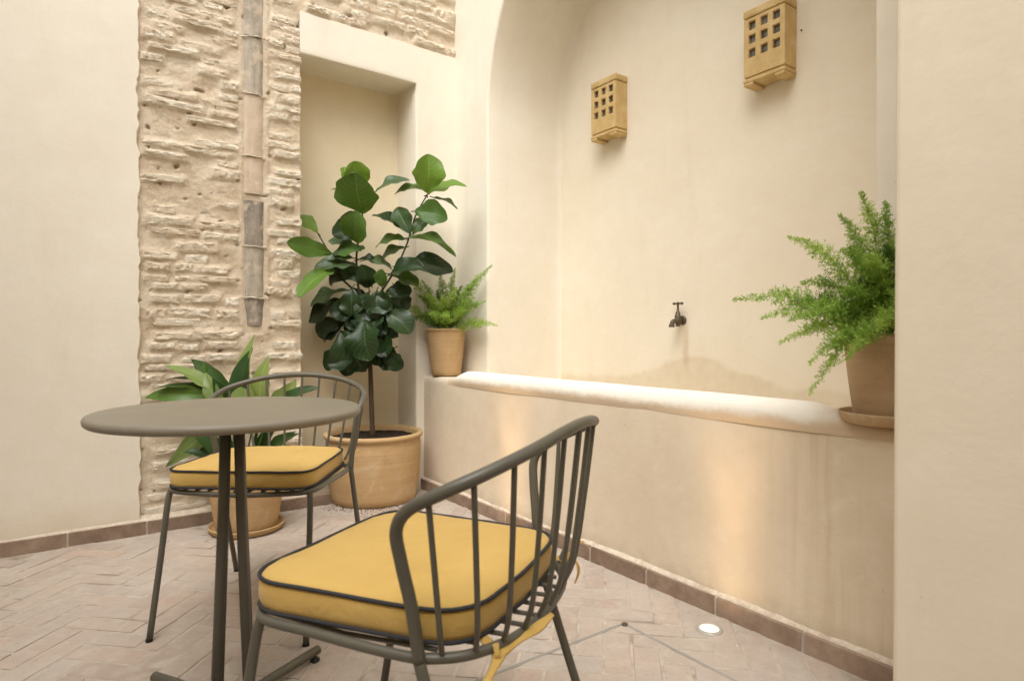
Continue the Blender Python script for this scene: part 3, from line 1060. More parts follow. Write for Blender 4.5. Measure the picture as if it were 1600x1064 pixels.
# ------------------------------------------------------------------ ceramic wall lanterns
def lantern(label, yc_, z0):
    f = thing('wall_lantern', label, 'wall lamp', (IX - 0.001, yc_, z0), 0, 'ceramic wall lanterns in the alcove')
    w_, h_, d_ = 0.190, 0.328, 0.090
    # box opening towards -X; local y runs along the wall
    hz = [0.028, 0.038]
    cols_ = [(-.5 + a) * w_ for a in (0.105, 0.30, 0.40, 0.595, 0.70, 0.895)]
    rows_ = [h_ * (1 - b) for b in (0.645, 0.52, 0.46, 0.335, 0.28, 0.155)]
    yg = [-w_ / 2] + cols_ + [w_ / 2]
    zg = [hz[1]] + rows_ + [h_ - 0.040]
    V, F = [], []
    def q(*p):
        o = len(V); V.extend(p); F.append(tuple(range(o, o + len(p))))
    xf, xb = -d_, -d_ + 0.016
    for i in range(7):
        for j in range(7):
            ya, yb, za, zb = yg[i], yg[i + 1], zg[j], zg[j + 1]
            if i in (1, 3, 5) and j in (1, 3, 5):
                e = 0.0025
                q((xf, ya, za), (xf, yb, za), (xf + e, yb - e, za + e), (xf + e, ya + e, za + e))
                q((xf, yb, za), (xf, yb, zb), (xf + e, yb - e, zb - e), (xf + e, yb - e, za + e))
                q((xf, yb, zb), (xf, ya, zb), (xf + e, ya + e, zb - e), (xf + e, yb - e, zb - e))
                q((xf, ya, zb), (xf, ya, za), (xf + e, ya + e, za + e), (xf + e, ya + e, zb - e))
                a1, b1, c1, d1 = ya + e, yb - e, za + e, zb - e
                q((xf + e, a1, c1), (xf + e, b1, c1), (xb, b1, c1), (xb, a1, c1))
                q((xf + e, b1, c1), (xf + e, b1, d1), (xb, b1, d1), (xb, b1, c1))
                q((xf + e, b1, d1), (xf + e, a1, d1), (xb, a1, d1), (xb, b1, d1))
                q((xf + e, a1, d1), (xf + e, a1, c1), (xb, a1, c1), (xb, a1, d1))
            else:
                q((xf, ya, za), (xf, ya, zb), (xf, yb, zb), (xf, yb, za))
    ya, yb, za, zb = yg[0], yg[-1], zg[0], zg[-1]
    for yy in (ya, yb):
        q((xf, yy, za), (xf, yy, zb), (0, yy, zb), (0, yy, za))
    for zz in (za, zb):
        q((xf, ya, zz), (xf, yb, zz), (0, yb, zz), (0, ya, zz))
    body = mk('body', V, F, M['lantern'], f, smooth=False)
    bm = bmesh.new(); bm.from_mesh(body.data)
    bmesh.ops.remove_doubles(bm, verts=bm.verts, dist=1e-5)
    bmesh.ops.recalc_face_normals(bm, faces=bm.faces)
    bm.to_mesh(body.data); bm.free()
    mo = body.modifiers.new('bevel', 'BEVEL'); mo.width = 0.003; mo.segments = 2; mo.limit_method = 'ANGLE'; mo.angle_limit = R(60)
    bbox('cap', (-d_ - 0.003, 0, -w_ / 2 - 0.003, w_ / 2 + 0.003, h_ - 0.035, h_), M['lantern'], f, 0.006, 3, True)
    bbox('groove', (-d_ + 0.005, 0, -w_ / 2 + 0.005, w_ / 2 - 0.005, h_ - 0.041, h_ - 0.034), M['lantern'], f, 0)
    bbox('groove', (-d_ + 0.005, 0, -w_ / 2 + 0.005, w_ / 2 - 0.005, hz[0] - 0.001, hz[1] + 0.001), M['lantern'], f, 0)
    # bottom slab with a notch underneath
    bbox('base', (-d_ - 0.002, 0, -w_ / 2 - 0.002, w_ / 2 + 0.002, 0.012, hz[0]), M['lantern'], f, 0.004, 2, True)
    for s in (-1, 1):
        bbox('base_lug', (-d_ - 0.001, -0.001, s * w_ / 2 - (0.045 if s > 0 else 0), s * w_ / 2 + (0.045 if s < 0 else 0), 0.0, 0.0125), M['lantern'], f, 0.003, 2, True)
    for i in (1, 3, 5):
        for j in (1, 3, 5):
            bbox('pane', (xb - 0.002, xb + 0.002, yg[i] + 0.001, yg[i + 1] - 0.001, zg[j] + 0.001, zg[j + 1] - 0.001), M['pane'], f, 0)
lantern('ochre ceramic wall lantern, lower and farther one, nearer the arch jamb', 2.481, 2.012)
lantern('ochre ceramic wall lantern, larger in view, above the potted fern', 1.512, 2.008)

# ------------------------------------------------------------------ tap
tp = thing('tap', 'small aged bronze tap with T handle on the alcove wall', 'tap', (IX, 2.005, 0.995))
tp.scale = (0.88, 0.88, 0.88)
V, F = tube_data([(0.004, 0, 0), (-0.008, 0, 0), (-0.012, 0, 0)], [0.027, 0.026, 0.018], 20)
mk('flange', V, F, M['bronze'], tp)
V, F = tube_data([(0, 0, 0), (-0.02, 0, 0), (-0.034, 0, -0.001), (-0.05, 0, -0.002), (-0.066, 0, -0.003)], [0.012, 0.012, 0.018, 0.020, 0.014], 16)
mk('body', V, F, M['bronze'], tp)
tube('spout', catmull([(-0.055, 0, -0.003), (-0.078, 0, -0.006), (-0.092, 0, -0.014), (-0.098, 0, -0.034)], 5), 0.0135, M['bronze'], tp, 14)
lathe('spout_ring', [(0.0, -0.006), (0.016, -0.006), (0.017, 0.0), (0.016, 0.008), (0.012, 0.010)], M['bronze'], tp, 18).location = (-0.098, 0, -0.034)
lathe('lower_nut', [(0.0, -0.030), (0.011, -0.030), (0.013, -0.02), (0.013, 0)], M['bronze'], tp, 8).location = (-0.045, 0, -0.005)
lathe('stem', [(0.017, 0.0), (0.018, 0.018), (0.014, 0.022), (0.013, 0.036), (0.0085, 0.040), (0.006, 0.06), (0.006, 0.084), (0.009, 0.087), (0.006, 0.094), (0.0, 0.095)], M['bronze'], tp, 14).location = (-0.045, 0, 0.008)
V, F = tube_data([(-0.045, -0.034, 0.094), (-0.045, -0.026, 0.094), (-0.045, -0.018, 0.094), (-0.045, 0, 0.094), (-0.045, 0.018, 0.094), (-0.045, 0.026, 0.094), (-0.045, 0.034, 0.094)], [0.006, 0.0085, 0.005, 0.006, 0.005, 0.0085, 0.006], 12)
mk('handle', V, F, M['bronze'], tp)

# ------------------------------------------------------------------ table
tb = thing('bistro_table', 'round taupe metal bistro table with slim splayed legs', 'table', (0.329, 1.597, 0), R(29))
TT = 0.745
lathe('table_top', [(0.0005, TT), (0.15, TT), (0.285, TT), (0.2935, TT - 0.001), (0.298, TT - 0.004), (0.300, TT - 0.010), (0.2985, TT - 0.017), (0.294, TT - 0.021), (0.285, TT - 0.021), (0.283, TT - 0.010), (0.0005, TT - 0.010)], M['top'], tb, 96)
for k in range(4):
    a = k * PI / 2
    ca, sa = math.cos(a), math.sin(a)
    tube('leg', [(ca * 0.020, sa * 0.020, TT - 0.012), (ca * 0.028, sa * 0.028, 0.5), (ca * 0.052, sa * 0.052, 0.032)], 0.0118, M['metal'], tb, 14)
    ft = tube('foot', [(ca * 0.0, sa * 0.0, 0.034 if k % 2 else 0.0345), (ca * 0.10, sa * 0.10, 0.034), (ca * 0.288, sa * 0.288, 0.030)], 0.0125, M['metal'], tb, 14)
    g = lathe('glide', [(0.0, 0.0005), (0.012, 0.0005), (0.014, 0.004), (0.013, 0.010), (0.006, 0.014), (0.006, 0.024)], M['rubber'], ft, 18)
    g.location = (ca * 0.276, sa * 0.276, 0)
    lathe('bumper', [(0.0, -0.006), (0.006, -0.006), (0.007, 0.0), (0.007, 0.012)], M['rubber'], tb, 12).location = (math.cos(a + .9) * 0.255, math.sin(a + .9) * 0.255, TT - 0.022)
lathe('hub_plate', [(0.0, TT - 0.0105), (0.09, TT - 0.0105), (0.09, TT - 0.016), (0.0, TT - 0.016)], M['metal'], tb, 28)

# ------------------------------------------------------------------ chairs
SZ = 0.44
def chair(label, loc, rz):
    c = thing('spindle_chair', label, 'chair', loc, rz, 'metal chairs at the bistro table')
    m = M['metal']
    # seat frame: front bar bowed forward, straight sides, round back
    front = [(-0.222, -0.205, SZ), (-0.12, -0.232, SZ - .004), (0, -0.240, SZ - .006), (0.12, -0.232, SZ - .004), (0.222, -0.205, SZ)]
    back = [(0.240, 0.08, SZ), (0.228, 0.140, SZ), (0.190, 0.190, SZ), (0.115, 0.227, SZ), (0, 0.238, SZ), (-0.115, 0.227, SZ), (-0.190, 0.190, SZ), (-0.228, 0.140, SZ), (-0.240, 0.08, SZ)]
    loop = catmull(front + [(0.235, -0.08, SZ)] + back + [(-0.235, -0.08, SZ)], 7, True)
    tube('seat_frame', loop, 0.0082, m, c, 12, True)
    # slats under the cushion run front to back
    def ends(x):
        f = -0.238 + 0.03 * (x / 0.23) ** 2
        b = 0.236 - 0.135 * abs(x / 0.235) ** 2.6
        return f, b
    for k in range(11):
        x = -0.21 + 0.042 * k
        f, b = ends(x)
        tube('seat_slat', [(x, f, SZ + 0.004), (x, (f + b) / 2, SZ - 0.004), (x, b, SZ + 0.004)], 0.0042, m, c, 8)
    # back rail: springs from the sides, bends, climbs to the back
    half = [(0.245, 0.125, SZ), (0.254, 0.118, 0.52), (0.266, 0.108, 0.590), (0.276, 0.106, 0.640), (0.282, 0.130, 0.674), (0.278, 0.180, 0.701), (0.246, 0.230, 0.725), (0.17, 0.274, 0.749), (0.08, 0.291, 0.763)]
    rail_pts = half + [(0, 0.295, 0.767)] + [(-a, b, cc) for a, b, cc in reversed(half)]
    rail = catmull(rail_pts, 8)
    tube('back_rail', rail, 0.0098, m, c, 14)
    # spindles
    N = 11
    i0, i1 = 8 * 4 + 2, 8 * (len(half) - 5) + 8 * 9 - 2      # rail samples between the two bends
    i1 = len(rail) - 1 - i0
    arc = catmull([(0.242, 0.14, SZ)] + back[1:-1] + [(-0.242, 0.14, SZ)], 12)
    def at(lst, t):
        # by arc length
        L = [0]
        for q in range(1, len(lst)):
            L.append(L[-1] + (lst[q] - lst[q - 1]).length)
        s = t * L[-1]
        for q in range(1, len(lst)):
            if L[q] >= s:
                f = (s - L[q - 1]) / max(1e-9, L[q] - L[q - 1])
                return lst[q - 1].lerp(lst[q], f)
        return lst[-1].copy()
    seg = rail[i0:i1 + 1]
    for k in range(N):
        t = (k + 0.35) / (N - 0.3)
        tp_, bt = at(seg, t), at(arc, 0.02 + 0.96 * t)
        outw = Vector((bt.x, bt.y - 0.02, 0)).normalized()
        p1 = bt.lerp(tp_, 0.18) + outw * 0.014
        p2 = bt.lerp(tp_, 0.55) + outw * 0.010
        tube('spindle', catmull([bt, p1, p2, tp_], 6), 0.0046, m, c, 10)
    # legs
    for s in (-1, 1):
        l = tube('leg', catmull([(s * 0.218, -0.200, SZ - 0.001), (s * 0.2245, -0.211, SZ - 0.03), (s * 0.231, -0.240, 0.24), (s * 0.239, -0.285, 0.006)], 4), 0.0092, m, c, 12)
        g = lathe('foot_glide', [(0.0, 0.0), (0.0098, 0.0), (0.0105, 0.004), (0.0098, 0.012)], M['rubber'], l, 14)
        g.location = (s * 0.239, -0.285, 0)
        l = tube('leg', catmull([(s * 0.245, 0.125, SZ), (s * 0.246, 0.138, SZ - 0.04), (s * 0.249, 0.197, 0.22), (s * 0.253, 0.270, 0.006)], 4), 0.0092, m, c, 12)
        g = lathe('foot_glide', [(0.0, 0.0), (0.0098, 0.0), (0.0105, 0.004), (0.0098, 0.012)], M['rubber'], l, 14)
        g.location = (s * 0.253, 0.270, 0)
    return c

def round_poly(pts, rads, n=8):
    out = []
    m = len(pts)
    for i in range(m):
        p, a, b = Vector(pts[i]), Vector(pts[i - 1]), Vector(pts[(i + 1) % m])
        r = rads[i]
        da, db = (a - p).normalized(), (b - p).normalized()
        A1, B1 = p + da * r, p + db * r
        for k in range(n + 1):
            t = k / n
            out.append((1 - t) ** 2 * A1 + 2 * t * (1 - t) * p + t * t * B1)
        # points along the straight to the next corner
        q2, r2 = b, rads[(i + 1) % m]
        C1 = b + (p - b).normalized() * r2
        for k in range(1, 6):
            out.append(B1.lerp(C1, k / 6))
    return out

def cushion(label, loc, rz, ties, seed):
    c = thing('seat_cushion', label, 'cushion', (loc[0], loc[1], SZ + 0.010), rz, 'yellow cushions on the metal chairs')
    ol = round_poly([(-0.232, -0.240), (0.232, -0.240), (0.212, 0.186), (0.0, 0.200), (-0.212, 0.186)], [0.085, 0.085, 0.085, 0.05, 0.085], 8)
    n = len(ol)
    TH = 0.056
    rows = [(0.30, 0.0015), (0.80, 0.001), (0.975, 0.002), (1.0, 0.006), (1.008, 0.016), (1.010, 0.030), (1.006, 0.046), (1.0, TH - 0.006), (0.975, TH), (0.90, TH + 0.004), (0.75, TH + 0.008), (0.55, TH + 0.011), (0.3, TH + 0.012), (0.02, TH + 0.012)]
    V = []
    for s, z in rows:
        for p in ol:
            x, y = p.x * s, p.y * s
            wv = 0.0022 * noise.noise(Vector((x * 14, y * 14, seed + z * 20)))
            dz = 0.003 * noise.noise(Vector((x * 6, y * 6, seed))) if z > 0.03 else 0
            if 0.85 < s < 1.0 and z > 0.03:
                dz += 0.0022 * noise.noise(Vector((x * 38, y * 38, seed)))
            V.append((x * (1 + wv * 2), y * (1 + wv * 2), z + dz))
    F = grid_faces(len(rows), n, True)
    F.append(tuple(range(n - 1, -1, -1)))
    F.append(tuple((len(rows) - 1) * n + k for k in range(n)))
    mk('pad', V, F, M['fabric'], c)
    for z in (TH - 0.002, 0.004):
        pts = [Vector((p.x * 1.004, p.y * 1.004, z + (0.003 * noise.noise(Vector((p.x * 6, p.y * 6, seed))) if z > 0.03 else 0) + 0.0012 * noise.noise(Vector((p.x * 25, p.y * 25, seed))))) for p in ol]
        tube('piping', pts, 0.0036, M['piping'], c, 8, True)
    for pts, wd in ties:
        sm = catmull(pts, 6)
        k = len(sm)
        tube('tie', sm, [wd * (0.75 + 0.25 * math.sin(3 * q / k * PI + seed)) for q in range(k)], M['fabric'], c, 8, False, (0.2, 1.0), (0.5, 0.3, 1))
    return c

FC, FR = (0.570, 2.2025), R(-38.9)
NC, NR = (0.568, 1.046), R(-149.1)
chair('taupe metal spindle back chair farther off, behind the table by the masonry', (*FC, 0), FR)
chair('taupe metal spindle back chair nearest the viewer, seen from behind its side', (*NC, 0), NR)
def bow(sx, s=1.0):
    """a tie knotted round the frame at the back corner on side sx"""
    k = Vector((sx * 0.165, 0.208, -0.016))
    P = lambda *a: tuple(k + Vector((sx * a[0], a[1], a[2])))
    return [([(sx * 0.120, 0.185, 0.006), P(-.010, -.02, .016), P(0, 0.004, 0)], 0.010 * s),
            ([P(-.008, -.004, .008), P(0.004, 0.006, 0.013), P(0.012, 0.012, 0.002), P(0.004, 0.012, -0.010), P(-.008, 0.010, -.006), P(-.010, 0.008, 0.006)], 0.0085 * s),
            ([P(0, 0.010, 0), P(0.024, 0.012, -0.010), P(0.052, 0.006, -0.030), P(0.084, -0.004, -0.056), P(0.115, -0.014, -0.088)], 0.0115 * s),
            ([P(0, 0.010, 0), P(-.028, 0.024, 0.004), P(-.058, 0.036, 0.009), P(-.088, 0.046, 0.013), P(-.120, 0.054, 0.018)], 0.0095 * s)]
def small_bow(sx):
    k = Vector((sx * 0.205, 0.200, 0.0))
    P = lambda *a: tuple(k + Vector((sx * a[0], a[1], a[2])))
    return [([(sx * 0.17, 0.15, 0.006), P(-.01, -.01, .006), P(0, 0, 0)], 0.009),
            ([P(0, 0, 0), P(0.010, 0.016, 0.020), P(0.026, 0.020, 0.030), P(0.040, 0.030, 0.032)], 0.006),
            ([P(0, 0, 0), P(0.014, 0.020, -0.004), P(0.018, 0.026, -0.026), P(0.012, 0.020, -0.05)], 0.010)]
cushion('yellow piped seat cushion on the chair behind the table', FC, FR, small_bow(1) + small_bow(-1), 3.3)
cushion('yellow piped seat cushion tied with a bow to the nearest chair', NC, NR, bow(1) + small_bow(-1), 8.1)

# ------------------------------------------------------------------ pots
def pot(parent, rb_, rt_, h, rim, mat, seed, foot=0.0):
    t = rim
    prof = [(0.0005, 0.0), (rb_ * 0.9, 0.0), (rb_, 0.005)]
    for k in range(1, 12):
        f = k / 12
        prof.append((rb_ + (rt_ - rb_) * (f ** 0.9) + foot * math.sin(f * PI), 0.005 + (h - t * 1.6 - 0.005) * f))
    prof += [(rt_ * 0.985, h - t * 1.7), (rt_ + t * 0.35, h - t * 1.3), (rt_ + t * 0.62, h - t * 0.8), (rt_ + t * 0.5, h - t * 0.25), (rt_ + t * 0.1, h), (rt_ - t * 0.5, h - t * 0.1), (rt_ - t * 0.95, h - t * 0.7), (rt_ - t * 1.15, h - t * 2.2), (rt_ - t * 1.3, h - t * 5)]
    return lathe('pot', prof, mat, parent, 72, 0.012, seed)

def soil(parent, r, z, seed):
    V = [(0, 0, z)]
    F = []
    nr, ns = 14, 44
    for i in range(1, nr + 1):
        for k in range(ns):
            a = 2 * PI * k / ns
            rr = r * i / nr
            xx, yy = rr * math.cos(a), rr * math.sin(a)
            V.append((xx, yy, z + 0.007 * fbm(xx, yy, seed, 22, 4) + 0.004 * nz(xx, yy, seed, 95)))
    for k in range(ns):
        F.append((0, 1 + k, 1 + (k + 1) % ns))
    for i in range(nr - 1):
        for k in range(ns):
            a = 1 + i * ns + k
            b = 1 + i * ns + (k + 1) % ns
            F.append((a, a + ns, b + ns, b))
    return fix_normals(mk('soil', V, F, M['soil'], parent))

def saucer(label, loc, r, mat, grp='terracotta saucers under pots'):
    t = thing('saucer', label, 'saucer', loc, 0, grp)
    lathe('dish', [(0.0005, 0.0), (r * 0.86, 0.0), (r * 0.93, 0.006), (r * 0.985, 0.022), (r, 0.028), (r * 0.985, 0.032), (r * 0.955, 0.030), (r * 0.93, 0.018), (r * 0.88, 0.010), (0.0005, 0.009)], mat, t, 64, 0.008, r)
    return t

# ------------------------------------------------------------------ fiddle leaf fig
FIG = [(-0.059,1.71,-0.075,1.852,0.142,'y'),(-0.072,1.713,-0.156,1.858,0.06,'y'),(-0.055,1.592,-0.059,1.755,0.239,'m'),(0.019,1.716,0.193,1.813,0.078,'p'),(-0.124,1.671,-0.212,1.748,0.039,'p'),(0.31,1.703,0.336,1.884,0.175,'y'),(0.31,1.701,0.508,1.794,0.088,'y'),(0.316,1.723,0.122,1.742,0.071,'m'),(0.241,1.6,0.42,1.58,0.149,'m'),(0.342,1.684,0.481,1.638,0.045,'m'),(0.213,1.477,0.142,1.619,0.101,'p'),(0.226,1.477,0.297,1.574,0.078,'p'),(0.2,1.49,0.015,1.606,0.052,'d'),(0.2,1.451,0.484,1.406,0.06,'m'),(0.135,1.302,0.443,1.328,0.101,'d'),(0.18,1.406,0.025,1.354,0.08,'p'),(-0.082,1.429,-0.072,1.55,0.175,'m'),(-0.085,1.395,-0.036,1.399,0.034,'m'),(-0.104,1.393,-0.247,1.468,0.06,'p'),(-0.098,1.341,-0.247,1.354,0.08,'p'),(-0.078,1.334,0.025,1.341,0.031,'d'),(-0.065,1.211,-0.163,1.315,0.093,'p'),(-0.311,1.49,-0.406,1.587,0.065,'y'),(-0.205,1.36,-0.338,1.385,0.105,'m',-.10,-.36),(-0.185,1.273,-0.313,1.16,0.072,'y',-.10,-.34),(-0.027,1.186,-0.033,1.283,0.109,'d'),(0.057,1.186,0.064,1.27,0.08,'m'),(-0.137,1.166,-0.357,1.108,0.072,'p'),(-0.15,1.108,-0.37,1.011,0.101,'d'),(-0.098,1.173,-0.104,1.024,0.136,'v'),(0.038,1.16,0.045,1.011,0.145,'v'),(0.07,1.147,0.213,1.186,0.093,'d'),(0.096,1.043,0.239,0.946,0.149,'v'),(-0.033,1.03,-0.04,0.963,0.109,'d'),(-0.163,0.991,-0.305,0.927,0.119,'d'),(-0.163,0.94,-0.043,0.726,0.265,'v'),(-0.02,0.998,0.006,0.791,0.252,'v'),(-0.163,0.823,-0.273,0.746,0.106,'d'),(0.07,0.823,0.174,0.733,0.093,'d'),(-0.117,0.752,-0.124,0.696,0.036,'d'),(-0.033,1.147,-0.188,1.017,0.109,'d'),(0.122,1.056,0.07,0.907,0.136,'d'),(-0.007,1.108,0.122,1.069,0.116,'d'),(-0.098,1.056,-0.214,1.043,0.104,'d'),(-0.124,1.121,0.006,0.94,0.129,'d'),(0.032,0.914,0.096,0.81,0.116,'d')]

def leaf(name, base, tip, nrm, width, mat, parent, shape, curl, fold, wavy, seed, nu=20, nv=12, twist=0.0):
    base, tip, nrm = Vector(base), Vector(tip), Vector(nrm).normalized()
    ax = tip - base
    L = ax.length
    ax.normalize()
    nrm = (nrm - ax * nrm.dot(ax)).normalized()
    sd = ax.cross(nrm)
    V, UV = [], []
    for i in range(nu + 1):
        u = 0.5 - 0.5 * math.cos(PI * i / nu)
        hw = shape(u) * width / 2
        for j in range(nv + 1):
            v = -1 + 2 * j / nv
            tw = twist * (u - 0.3)
            n2 = nrm * math.cos(tw) + sd * math.sin(tw)
            s2 = sd * math.cos(tw) - nrm * math.sin(tw)
            bend = -curl * L * (u * u) + curl * L * 0.25 * math.sin(u * PI)
            h = fold * hw * abs(v) ** 1.3
            h += wavy * width * abs(v) ** 2 * math.sin(u * 10 + seed * 3 + (1.7 if v > 0 else 0)) * math.sin(u * PI)
            h += 0.012 * width * math.sin((u - abs(v) * 0.3) * 55) * (1 - abs(v)) * (1 if abs(v) > 0.05 else 0)
            h += 0.05 * width * noise.noise(Vector((u * 3, v * 1.6, seed)))
            ed = 1 + 0.05 * math.sin(u * 21 + seed) * abs(v)
            p = base + ax * (L * u * (1 - 0.06 * curl)) + s2 * (hw * v * ed) + n2 * (bend + h)
            V.append(p)
            UV.append((u, 0.5 + v / 2))
    return mk(name, V, grid_faces(nu + 1, nv + 1), mat, parent, True, UV)

def fiddle(u):
    s = max(0.0, math.sin(PI * min(1, u ** 1.25))) ** 0.5
    waist = 0.74 + 0.26 * sstep(0.10, 0.5, u)
    return max(0.015, s * waist)
def strap(u):
    return max(0.03, (math.sin(PI * min(1, 0.06 + 0.94 * u ** 0.85)) ** 0.8))

fg = thing('potted_fig', 'tall fiddle leaf fig with big glossy leaves in a wide tub', 'potted plant', (1.415, 3.272, 0.004), R(-YAW))
pot(fg, 0.232, 0.262, 0.378, 0.020, M['pot'], 1.0, 0.008)
soil(fg, 0.247, 0.345, 1.0)
def yoff(x, z):
    return 0.0
def stempts(lst, seed):
    return [(a + .0, 0.03 * nz(b, seed, 0, 2.0) - 0.02, b) for a, b in lst]
trunk = [(-0.006, 0.0, 0.33), (-0.012, -0.01, 0.572), (-0.014, -0.02, 0.726), (-0.023, -0.02, 0.914), (-0.033, -0.02, 1.043), (-0.046, -0.02, 1.121)]
sm = catmull(trunk, 6)
tube('trunk', sm, [0.015 - 0.006 * k / len(sm) + 0.0012 * nz(k, 1, 0, .7) for k in range(len(sm))], M['bark'], fg, 12)
for lst, sd_ in (([(-0.046, 1.121), (-0.078, 1.173), (-0.091, 1.328), (-0.082, 1.431), (-0.059, 1.574), (-0.058, 1.70)], 1), ([(-0.027, 1.056), (0.006, 1.121), (0.051, 1.166), (0.129, 1.289), (0.193, 1.431), (0.239, 1.58), (0.305, 1.70)], 2), ([(-0.04, 1.082), (-0.098, 1.16), (-0.201, 1.263), (-0.24, 1.367), (-0.309, 1.49)], 3)):
    sm = catmull([(a, -0.02, b) for a, b in lst], 6)
    tube('branch', sm, [0.0075 - 0.004 * k / len(sm) for k in range(len(sm))], M['stem'], fg, 9)
rf = random.Random(21)
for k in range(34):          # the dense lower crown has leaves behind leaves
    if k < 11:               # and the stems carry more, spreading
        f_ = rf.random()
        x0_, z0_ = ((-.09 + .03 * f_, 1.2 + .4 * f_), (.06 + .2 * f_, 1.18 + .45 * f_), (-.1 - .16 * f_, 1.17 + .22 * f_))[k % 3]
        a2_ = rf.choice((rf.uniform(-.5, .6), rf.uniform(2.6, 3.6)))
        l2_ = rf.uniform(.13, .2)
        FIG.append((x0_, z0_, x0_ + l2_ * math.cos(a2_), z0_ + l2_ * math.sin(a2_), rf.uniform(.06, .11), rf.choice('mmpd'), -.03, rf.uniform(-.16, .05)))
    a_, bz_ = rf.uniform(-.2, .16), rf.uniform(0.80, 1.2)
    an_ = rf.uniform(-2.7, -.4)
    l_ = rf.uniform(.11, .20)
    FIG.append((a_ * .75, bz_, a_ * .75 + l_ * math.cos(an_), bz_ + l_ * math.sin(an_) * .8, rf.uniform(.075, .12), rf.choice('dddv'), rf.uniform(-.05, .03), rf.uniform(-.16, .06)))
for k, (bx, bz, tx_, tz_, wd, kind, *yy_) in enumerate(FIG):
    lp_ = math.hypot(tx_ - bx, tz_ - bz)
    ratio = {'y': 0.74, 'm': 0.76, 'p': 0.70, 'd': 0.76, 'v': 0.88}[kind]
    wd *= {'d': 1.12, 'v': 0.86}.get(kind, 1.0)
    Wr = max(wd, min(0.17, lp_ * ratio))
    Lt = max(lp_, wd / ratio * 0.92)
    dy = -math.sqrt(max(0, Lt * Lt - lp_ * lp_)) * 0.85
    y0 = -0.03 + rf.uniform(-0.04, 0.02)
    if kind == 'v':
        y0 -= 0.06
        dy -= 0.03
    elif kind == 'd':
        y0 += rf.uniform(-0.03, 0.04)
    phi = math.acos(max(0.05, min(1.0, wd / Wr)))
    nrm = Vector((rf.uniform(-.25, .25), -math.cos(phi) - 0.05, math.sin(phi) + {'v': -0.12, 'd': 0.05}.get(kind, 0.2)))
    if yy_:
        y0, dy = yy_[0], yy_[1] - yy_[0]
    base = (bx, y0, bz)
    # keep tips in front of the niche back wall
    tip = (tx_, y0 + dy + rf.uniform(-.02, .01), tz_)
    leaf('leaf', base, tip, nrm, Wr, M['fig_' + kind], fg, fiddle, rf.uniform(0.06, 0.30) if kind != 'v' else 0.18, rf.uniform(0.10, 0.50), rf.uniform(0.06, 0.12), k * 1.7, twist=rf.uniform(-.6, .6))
    # petiole back to the nearest wood is short: a little stalk behind the leaf base
    d3 = (Vector(base) - Vector(tip)).normalized()
    e = Vector(base) + d3 * 0.025
    e.y = (e.y + 0.0) * 0.4 - 0.02 * 0.6
    tube('petiole', [Vector(base) - d3 * 0.006, Vector(base) + d3 * 0.008, e], 0.0028, M['stem'], fg, 6)

# crumbs of soil spilled round the tub
cr = random.Random(2)
V, F = [], []
for k in range(420):
    a = R(cr.uniform(150, 300)) + R(-YAW) + 0.3
    rr = 0.235 + abs(cr.gauss(0, 0.045))
    x, y = 1.415 + rr * math.cos(a), 3.272 + rr * math.sin(a)
    s = cr.uniform(0.0012, 0.0035)
    o = len(V)
    for q in ((1, 0, 0), (-.6, .8, 0), (-.6, -.8, 0), (0, 0, 1.2)):
        V.append((x + q[0] * s, y + q[1] * s, 0.0055 + q[2] * s))
    F += [(o, o + 1, o + 3), (o + 1, o + 2, o + 3), (o + 2, o, o + 3)]
o = mk('soil_crumbs', V, F, M['soil'], None, smooth=False)
o['kind'] = 'stuff'
o['label'] = 'dark crumbs of soil spilled on the paving around the wide tub'
o['category'] = 'soil'

# ------------------------------------------------------------------ strap leaved plant behind the chair
ASP = [(0.076,0.513,-0.014,0.914,0.087,'p'),(0.108,0.551,0.13,0.818,0.067,'p'),(-0.04,0.641,-0.239,0.84,0.056,'d'),(-0.156,0.577,-0.181,0.794,0.04,'m'),(-0.13,0.686,-0.319,0.811,0.027,'p'),(-0.149,0.693,-0.287,0.75,0.026,'d'),(-0.156,0.648,-0.406,0.661,0.054,'m'),(-0.168,0.667,-0.348,0.716,0.027,'d'),(0.024,0.603,0.011,0.837,0.077,'d'),(0.191,0.603,0.358,0.709,0.039,'d'),(0.153,0.577,0.265,0.706,0.061,'p'),(-0.03,0.564,-0.362,0.313,0.064,'p'),(-0.079,0.603,-0.149,0.75,0.039,'p'),(0.101,0.577,0.095,0.75,0.071,'d'),(-0.053,0.564,-0.079,0.718,0.051,'d')]
SPX = (0.700, 3.095)
saucer('ochre terracotta saucer on the paving under the strap leaved plant', (*SPX, 0.006), 0.170, M['pot'])
ap = thing('potted_aspidistra', 'strap leaved plant in a small pot behind the farther chair', 'potted plant', (*SPX, 0.016), R(-YAW))
pot(ap, 0.134, 0.165, 0.25, 0.016, M['pot'], 5.0, 0.003)
soil(ap, 0.152, 0.222, 4.0)
ra_ = random.Random(9)
